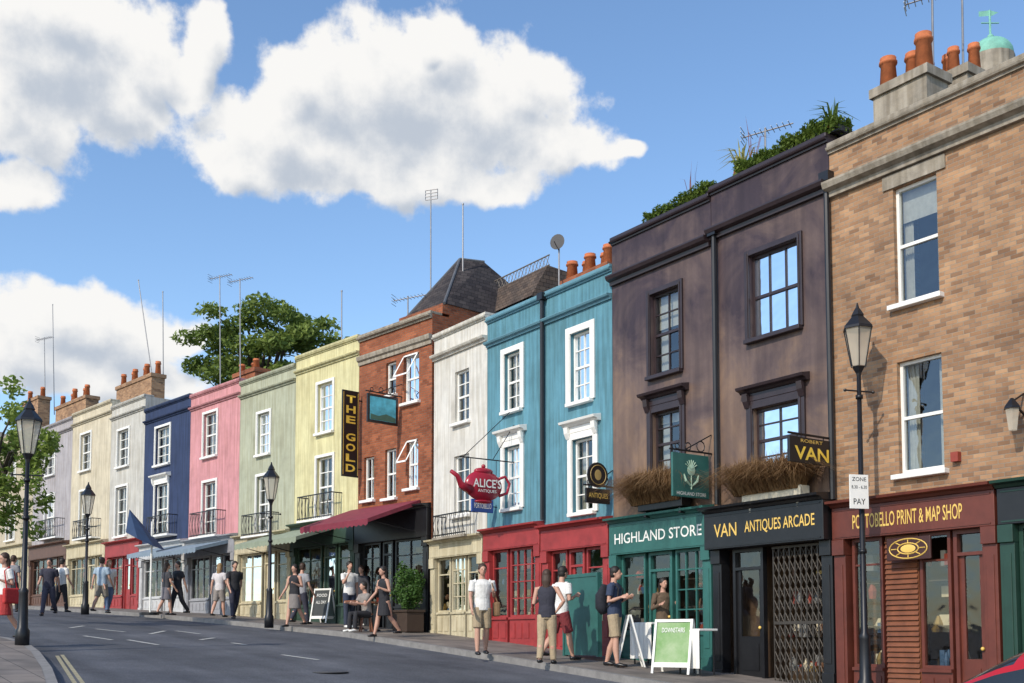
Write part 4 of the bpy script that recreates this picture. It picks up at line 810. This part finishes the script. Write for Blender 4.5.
    hr=MB(); hr.ball(tuple((hc+V((0,.012,.018)))*h),(.051*h,.054*h,.055*h),14,10); hr.ball(tuple((hc+V((0,.024,-.012)))*h),(.047*h,.038*h,.045*h),14,10)
    if long: lo(hr,[hc+V((0,.03,0)),hc+V((0,.044,-.06)),hc+V((0,.05,-.14))],[(.05,.034),(.05,.028),(.034,.014)],12)
    rm(hr.build('hair',HC[hair],root,True),vox)
    t=MB(); bz=.49 if kind!='dress' else .52
    lo(t,[U(0,0,bz),U(0,0,.56),U(0,0,.62),U(0,0,.70),U(0,0,.77),U(0,.005,.812),U(0,.006,.828)],[(.095,.07),(.094,.07),(.086,.064),(.096,.07),(.106,.067),(.083,.05),(.042,.04)],16)
    if sleeve!='none':
        for sh,el,wr,s_ in A:
            if sleeve=='short': lo(t,[sh+V((-s_*.03,0,0)),sh,sh*.35+el*.65],[.04,.041,.038],10)
            else: lo(t,[sh+V((-s_*.03,0,0)),sh,sh*.5+el*.5,el,wr*.9+el*.1],[.04,.038,.033,.029,.023],10)
    rm(t.build('top',cloth(top),root,True),vox)
    g=MB()
    if kind in('skirt','dress'):
        zk=L[0][1].z+(.02 if kind=='skirt' else .03); mp=(L[0][1]+L[1][1])/2
        lo(g,[U(0,0,.60),U(0,0,.53),(0,mp.y*.5,(Z(.5)+zk)/2),(0,mp.y,zk)],[(.078,.06),(.094,.07),(.1,.085),(.11,.095)],16)
    else:
        lo(g,[(0,0,Z(.475)),(0,0,Z(.52)),U(0,0,.575)],[(.085,.062),(.092,.067),(.08,.06)],14)
        for hip,kn,an in L:
            if kind=='shorts': lo(g,[hip,hip*.5+kn*.5,kn*.9+hip*.1],[.06,.057,.053])
            else: lo(g,[hip,hip*.5+kn*.5,kn,kn*.5+an*.5,an+V((0,0,.01))],[.058,.053,.042,.038,.034])
    rm(g.build(kind,cloth(bot),root,True),vox)
    for hip,kn,an in L:
        f=MB(); lo(f,[an+V((0,.03,-.014)),an+V((0,-.02,-.012)),an+V((0,-.06,-.018)),an+V((0,-.1,-.02))],[(.022,.02),(.026,.022),(.027,.016),(.018,.013)],10); f.build('shoe',BLACK if stride>5 else WHITE,root,True)
    if bag:
        bt=thing('shoulder_bag',bag[0],'bag',B,face); p=V((.16,.0,.5))*h
        MB().box(p.x-.05,p.x+.05,-.16,.14,p.z-.14,p.z+.14).build('pouch',cloth(bag[1]),bt,bevel=.03)
        MB().loft([(p.x,-.1,p.z+.13),(.11*h*.9,-.09,.78*h),(.09*h,.0,.825*h),(.11*h*.9,.09,.78*h),(p.x,.1,p.z+.13)],[.012]*5,6).build('strap',cloth(bag[1]),bt)
    return root,h,Z
W0=(.74,.73,.7); KH=(.36,.28,.18); BK=(.02,.02,.025)
person('man in a white shirt and beige shorts standing before the white house',482,655,1.78,.25,W0,KH,'brown',6,('down','bent'),near=True,lean=.03,bag=('tan bag on the shoulder of the man in beige shorts',(.2,.12,.06)))
person('woman in a dark sleeveless top and beige trousers seen from behind',547,664,1.72,2.9,(.03,.03,.045),(.4,.31,.2),'brown',6,('hip','bent'),'none','trousers',True,True)
person('man in a white shirt and dark red shorts beside the teal screen',561,660,1.82,2.2,W0,(.2,.03,.035),'dark',15,('bent','down'),near=True,lean=.06)
r,h_,Z=person('man in a navy shirt and khaki shorts with a backpack',615,667,1.84,1.15,(.03,.045,.09),KH,'dark',7,('bent','bent'),near=True,look=.6)
bp=thing('backpack','black backpack worn by the man outside the teal shop','backpack',r.location,1.15)
MB().loft([(0,.19,.98),(0,.23,1.08),(0,.24,1.3),(0,.18,1.5)],[(.13,.08),(.17,.13),(.16,.12),(.09,.05)],12).build('bag',cloth((.012,.014,.022)),bp,True)
q=MB()
for s_ in (-1,1): q.loft([(s_*.1,.1,1.46),(s_*.11,-.02,1.53),(s_*.12,-.12,1.42),(s_*.15,-.11,1.22),(s_*.13,.1,1.08)],[(.025,.014)]*5,8)
q.build('strap',cloth(BK),bp,True)
person('woman with long dark hair standing in the teal shop doorway',664,664,1.66,.4,(.12,.08,.05),(.03,.03,.03),'dark',3,('bent','bent'),'long','trousers',True,True)
person('woman in a black dress walking past the potted shrub',384,637,1.68,-.9,BK,BK,'dark',16,('down','bent'),'none','dress',True,True,lean=.06)
person('man in a white shirt standing outside the pub with a drink',349,628,1.78,.6,W0,(.03,.04,.07),'dark',4,('face','down'),kind='trousers')
person('person in a dark jacket standing behind the round pub tables',361,626,1.7,-.6,(.04,.04,.05),BK,'brown',4,('bent','down'),'long','trousers')
person('person sitting on a stool outside the pub',367,632,1.7,-.9,(.25,.22,.2),BK,'dark',0,('fwd','fwd'),sit=True,kind='trousers',lean=.15)
person('woman in a black vest and patterned skirt walking by the sage green house',294,627,1.66,-.5,BK,(.2,.18,.17),'dark',14,('down','bent'),'none','skirt',False,True)
person('person in a grey shirt walking close behind the woman in the black vest',301,624,1.72,2.6,(.3,.3,.32),(.04,.04,.06),'brown',12,kind='trousers',lean=.05)
person('man in dark clothes right of the pink house front',234,619,1.75,.6,BK,(.03,.03,.05),'dark',14,kind='trousers')
person('person in a pale top outside the pink house',219,617,1.68,2.8,(.6,.56,.56),(.25,.22,.2),'fair',10,kind='shorts',long=True)
person('person in black between the blue awnings',177,615,1.72,-.7,BK,BK,'dark',14,('bent','down'),kind='trousers')
person('woman in black with a grey skirt left of the person in black',166,615,1.66,2.3,(.05,.05,.06),(.15,.14,.16),'brown',10,('down','bent'),kind='skirt',long=True)
person('woman in a white top and jeans outside the red shop front',108,613,1.7,.7,W0,(.12,.17,.28),'fair',14,kind='trousers',long=True)
person('man in a pale blue shirt beside the woman in jeans',101,613,1.76,2.9,(.35,.45,.55),(.25,.22,.18),'brown',12)
person('man in dark clothes crossing the road at the far left',48,616,1.8,.1,(.03,.03,.05),(.05,.05,.08),'dark',16,kind='trousers',dz=-.12)
person('person in a white top on the far pavement beside the man in dark clothes',61,612,1.68,2.7,W0,BK,'dark',10,kind='trousers')
person('woman in white with a red skirt at the left edge of the picture',2,641,1.62,-.6,W0,(.4,.04,.04),'brown',14,('bent','bent'),kind='skirt',long=True,near=True,bag=('red bag on the shoulder of the woman at the left edge',(.45,.03,.03)))
person('person in a grey top in front of the leftmost shop',12,612,1.7,2.7,(.2,.2,.22),BK,'brown',8,kind='trousers')
# ---------- car
def uw(u,w): P=SA.p+D*(u-SA.p.dot(D))+SA.n*w; P.z=gu(u)-.12; return P
P=uw(4.25,6.2); root=thing('parked_car','red hatchback car cut off by the lower right corner','car',P,math.atan2(D.y,D.x))
CARR=mat('red_car_paint',(.42,.012,.018),.2,.05,2,spec=.6); RUB=mat('rubber',(.02,.02,.02),.8)
root.rotation_euler=(0,-math.atan(.078),math.atan2(D.y,D.x)); root.scale=(1,1,1.08)
st=[(-1.95,.45,.7,.6),(-1.85,.3,.85,.76),(-1.2,.22,.93,.82),(0,.2,.92,.85),(.9,.2,.9,.85),(1.6,.24,.78,.8),(1.9,.3,.68,.72),(2.0,.4,.58,.55)]
b=MB(); n=20
for x,zb,zt,hw_ in st:
    for j in range(n):
        a=2*pi*j/n; ca,sa=cos(a),sin(a); sx=(abs(ca)**.5)*(1 if ca>0 else -1); sz=(abs(sa)**.5)*(1 if sa>0 else -1); b.v.append((x,hw_*sx,(zb+zt)/2+(zt-zb)/2*sz))
for k in range(len(st)-1):
    for j in range(n): b.f.append((k*n+j,k*n+(j+1)%n,(k+1)*n+(j+1)%n,(k+1)*n+j))
b.f.append(tuple(range(n))); b.f.append(tuple((len(st)-1)*n+j for j in range(n)))
b.build('body',CARR,root,True)
def prof(x):
    pts=[(-1.8,.84),(-1.6,1.12),(-1.35,1.32),(-1.0,1.41),(-.5,1.45),(0,1.44),(.3,1.4),(.55,1.29),(.85,1.1),(1.2,.84)]
    for (a,za),(c,zc) in zip(pts,pts[1:]):
        if x<=c: t=(x-a)/(c-a); return za+(zc-za)*t
    return .84
NX,NJ=48,20; grid=[]
for k in range(NX+1):
    x=-1.8+3.0*k/NX; zt=max(.86,prof(x)); row=[]
    hw_=.8-.02*abs(x)
    for j in range(NJ+1):
        a=pi*j/NJ; ca,sa=cos(a),sin(a); yy=(abs(ca)**.55)*(1 if ca>0 else -1); zz=sa**.55 if sa>0 else 0
        taper=1-.2*zz*(zt-.84)/.6; row.append((x,-hw_*yy*taper,.84+(zt-.84)*zz))
    grid.append(row)
roof=MB(); gl=MB()
for k in range(NX):
    xm=-1.8+3.0*(k+.5)/NX
    for j in range(NJ):
        jj=min(j,NJ-1-j); side=jj<3
        if side: isg=(-1.45<xm<-.35 or -.27<xm<.75) and prof(xm)>1.0
        else: isg=(xm>.42 or xm<-1.3) and jj>=4
        (gl if isg else roof).quad(grid[k][j],grid[k][j+1],grid[k+1][j+1],grid[k+1][j])
def weld(o):
    b_=bmesh.new(); b_.from_mesh(o.data); bmesh.ops.remove_doubles(b_,verts=b_.verts[:],dist=.0005); b_.to_mesh(o.data); b_.free()
    for p in o.data.polygons: p.use_smooth=True
weld(roof.build('roof',CARR,root)); weld(gl.build('windows',mat('car_glass',(.02,.025,.03),.05,.1,1,spec=.8),root))
for x in (-1.25,1.25):
    for y in (-.78,.78):
        w=MB().loft([(x,y-.1,.31),(x,y+.1,.31)],[.31,.31],20).build('wheel',RUB,root); MB().loft([(x,y-.105,.31),(x,y+.105,.31)],[.2,.2],14).build('rim',MET,w)
for y in (-.6,.6): MB().ball((1.82,y,.62),(.14,.14,.08)).build('headlight',mat('headlight',(.7,.7,.7),.1),root,True)
# ---------- sky
w=bpy.data.worlds.new('World'); bpy.context.scene.world=w; w.use_nodes=True; N=w.node_tree.nodes; L=w.node_tree.links; N.clear()
ts=Vector((-.62,-.78,0)).normalized(); EL=R(36); 
sky=N.new('ShaderNodeTexSky'); sky.sky_type='NISHITA'; sky.sun_disc=False; sky.sun_elevation=EL; sky.sun_rotation=math.atan2(ts.x,ts.y)%(2*pi); sky.air_density=1.0; sky.dust_density=.6; sky.ozone_density=2.0
blobs=[(400,100,112,75),(325,98,70,48),(300,150,112,46),(235,162,52,26),(480,110,100,60),(555,150,66,30),(430,50,58,36),(300,82,38,30),(400,180,160,24),(622,152,20,9),(520,85,48,30),(415,25,26,14),
(60,60,100,60),(20,115,75,50),(110,95,60,40),(10,190,42,24),(150,60,46,32),(205,45,26,40),(60,10,110,36),(190,90,26,26),
(60,312,85,30),(130,335,72,32),(20,345,70,45),(100,370,110,26),(188,335,26,18)]
gp=bpy.data.node_groups.new('cloud_field','ShaderNodeTree'); gp.interface.new_socket('P',in_out='INPUT',socket_type='NodeSocketVector'); gp.interface.new_socket('F',in_out='OUTPUT',socket_type='NodeSocketFloat')
gn=gp.nodes; gl_=gp.links; gi=gn.new('NodeGroupInput'); go=gn.new('NodeGroupOutput')
def vm(op,a,b=None,nodes=gn,links=gl_):
    x=nodes.new('ShaderNodeVectorMath'); x.operation=op
    for i,q in enumerate((a,b)):
        if q is None: continue
        if isinstance(q,tuple): x.inputs[i].default_value=q
        else: links.new(q,x.inputs[i])
    return x
def mm(op,a,b=None,c=None,nodes=gn,links=gl_,clamp=False):
    x=nodes.new('ShaderNodeMath'); x.operation=op; x.use_clamp=clamp
    for i,q in enumerate((a,b,c)):
        if q is None: continue
        if isinstance(q,(int,float)): x.inputs[i].default_value=q
        else: links.new(q,x.inputs[i])
    return x.outputs[0]
nz=gn.new('ShaderNodeTexNoise'); nz.inputs['Scale'].default_value=14; nz.inputs['Detail'].default_value=3; gl_.new(gi.outputs[0],nz.inputs['Vector'])
dp=vm('SUBTRACT',nz.outputs['Color'],(.5,.5,.5)); dp=vm('MULTIPLY',dp.outputs[0],(.045,.04,0)); p=vm('ADD',gi.outputs[0],dp.outputs[0]).outputs[0]
cur=None
for (cx,cy,rx,ry) in blobs:
    r_=ray(cx,cy).normalized(); az=math.atan2(r_.x,r_.y); el=math.asin(r_.z)
    a=vm('SUBTRACT',p,(az,el,0)); a=vm('MULTIPLY',a.outputs[0],(F/rx/1.12,F/ry/1.1,0)); l=vm('LENGTH',a.outputs[0]).outputs['Value']; v=mm('SUBTRACT',1,l)
    cur=v if cur is None else mm('SMOOTH_MAX',cur,v,.2)
n1=gn.new('ShaderNodeTexNoise'); n1.inputs['Scale'].default_value=24; n1.inputs['Detail'].default_value=8; n1.inputs['Roughness'].default_value=.58; gl_.new(gi.outputs[0],n1.inputs['Vector'])
nn=mm('MULTIPLY',mm('SUBTRACT',n1.outputs['Fac'],.5),1.35); cur=mm('ADD',mm('MAXIMUM',cur,-.6),nn); gl_.new(cur,go.inputs[0])
tc=N.new('ShaderNodeTexCoord'); sp=N.new('ShaderNodeSeparateXYZ'); L.new(tc.outputs['Generated'],sp.inputs[0])
kw=dict(nodes=N,links=L)
az=mm('ARCTAN2',sp.outputs[0],sp.outputs[1],**kw); el=mm('ARCSINE',sp.outputs[2],**kw); cb=N.new('ShaderNodeCombineXYZ'); L.new(az,cb.inputs[0]); L.new(el,cb.inputs[1])
def fld(vec):
    g=N.new('ShaderNodeGroup'); g.node_tree=gp; L.new(vec,g.inputs[0]); return g.outputs[0]
f0=fld(cb.outputs[0]); sh=vm('ADD',cb.outputs[0],(-.012,.026,0),**kw); f1=fld(sh.outputs[0])
mr=N.new('ShaderNodeMapRange'); mr.interpolation_type='SMOOTHSTEP'; mr.inputs['From Min'].default_value=-.04; mr.inputs['From Max'].default_value=.3; L.new(f0,mr.inputs[0])
mr2=N.new('ShaderNodeMapRange'); mr2.interpolation_type='SMOOTHSTEP'; mr2.inputs['From Min'].default_value=.2; mr2.inputs['From Max'].default_value=1.05; L.new(f1,mr2.inputs[0])
cr=N.new('ShaderNodeMixRGB'); L.new(mr2.outputs[0],cr.inputs[0]); cr.inputs[1].default_value=(1,.99,.97,1); cr.inputs[2].default_value=(.55,.61,.7,1)  # cloud shade painted into the colour: greyer where cloud above is thick
b1=N.new('ShaderNodeBackground'); b1.inputs[1].default_value=.15
hs=N.new('ShaderNodeHueSaturation'); hs.inputs['Saturation'].default_value=1.08; hs.inputs['Value'].default_value=1.45; L.new(sky.outputs[0],hs.inputs['Color']); L.new(hs.outputs[0],b1.inputs[0])
b2=N.new('ShaderNodeBackground'); b2.inputs[1].default_value=.95; L.new(cr.outputs[0],b2.inputs[0])
ms=N.new('ShaderNodeMixShader'); L.new(mr.outputs[0],ms.inputs[0]); L.new(b1.outputs[0],ms.inputs[1]); L.new(b2.outputs[0],ms.inputs[2]); wo=N.new('ShaderNodeOutputWorld'); L.new(ms.outputs[0],wo.inputs[0])
sl=bpy.data.lights.new('sun','SUN'); sl.energy=3.6; sl.angle=R(.7); sl.color=(1,.91,.77); so=bpy.data.objects.new('sun',sl); COL.objects.link(so)
tv=Vector((ts.x*cos(EL),ts.y*cos(EL),sin(EL))); so.rotation_euler=tv.to_track_quat('Z','Y').to_euler()
cd=bpy.data.cameras.new('camera'); co=bpy.data.objects.new('camera',cd); COL.objects.link(co); co.rotation_euler=(pi/2+T,0,0); cd.sensor_width=36; cd.lens=F/1024*36; cd.shift_y=(CY-341.5)/1024; cd.clip_end=2000; cd.clip_start=.05
sc=bpy.context.scene; sc.camera=co; sc.view_settings.view_transform='Standard'; sc.view_settings.look='None'
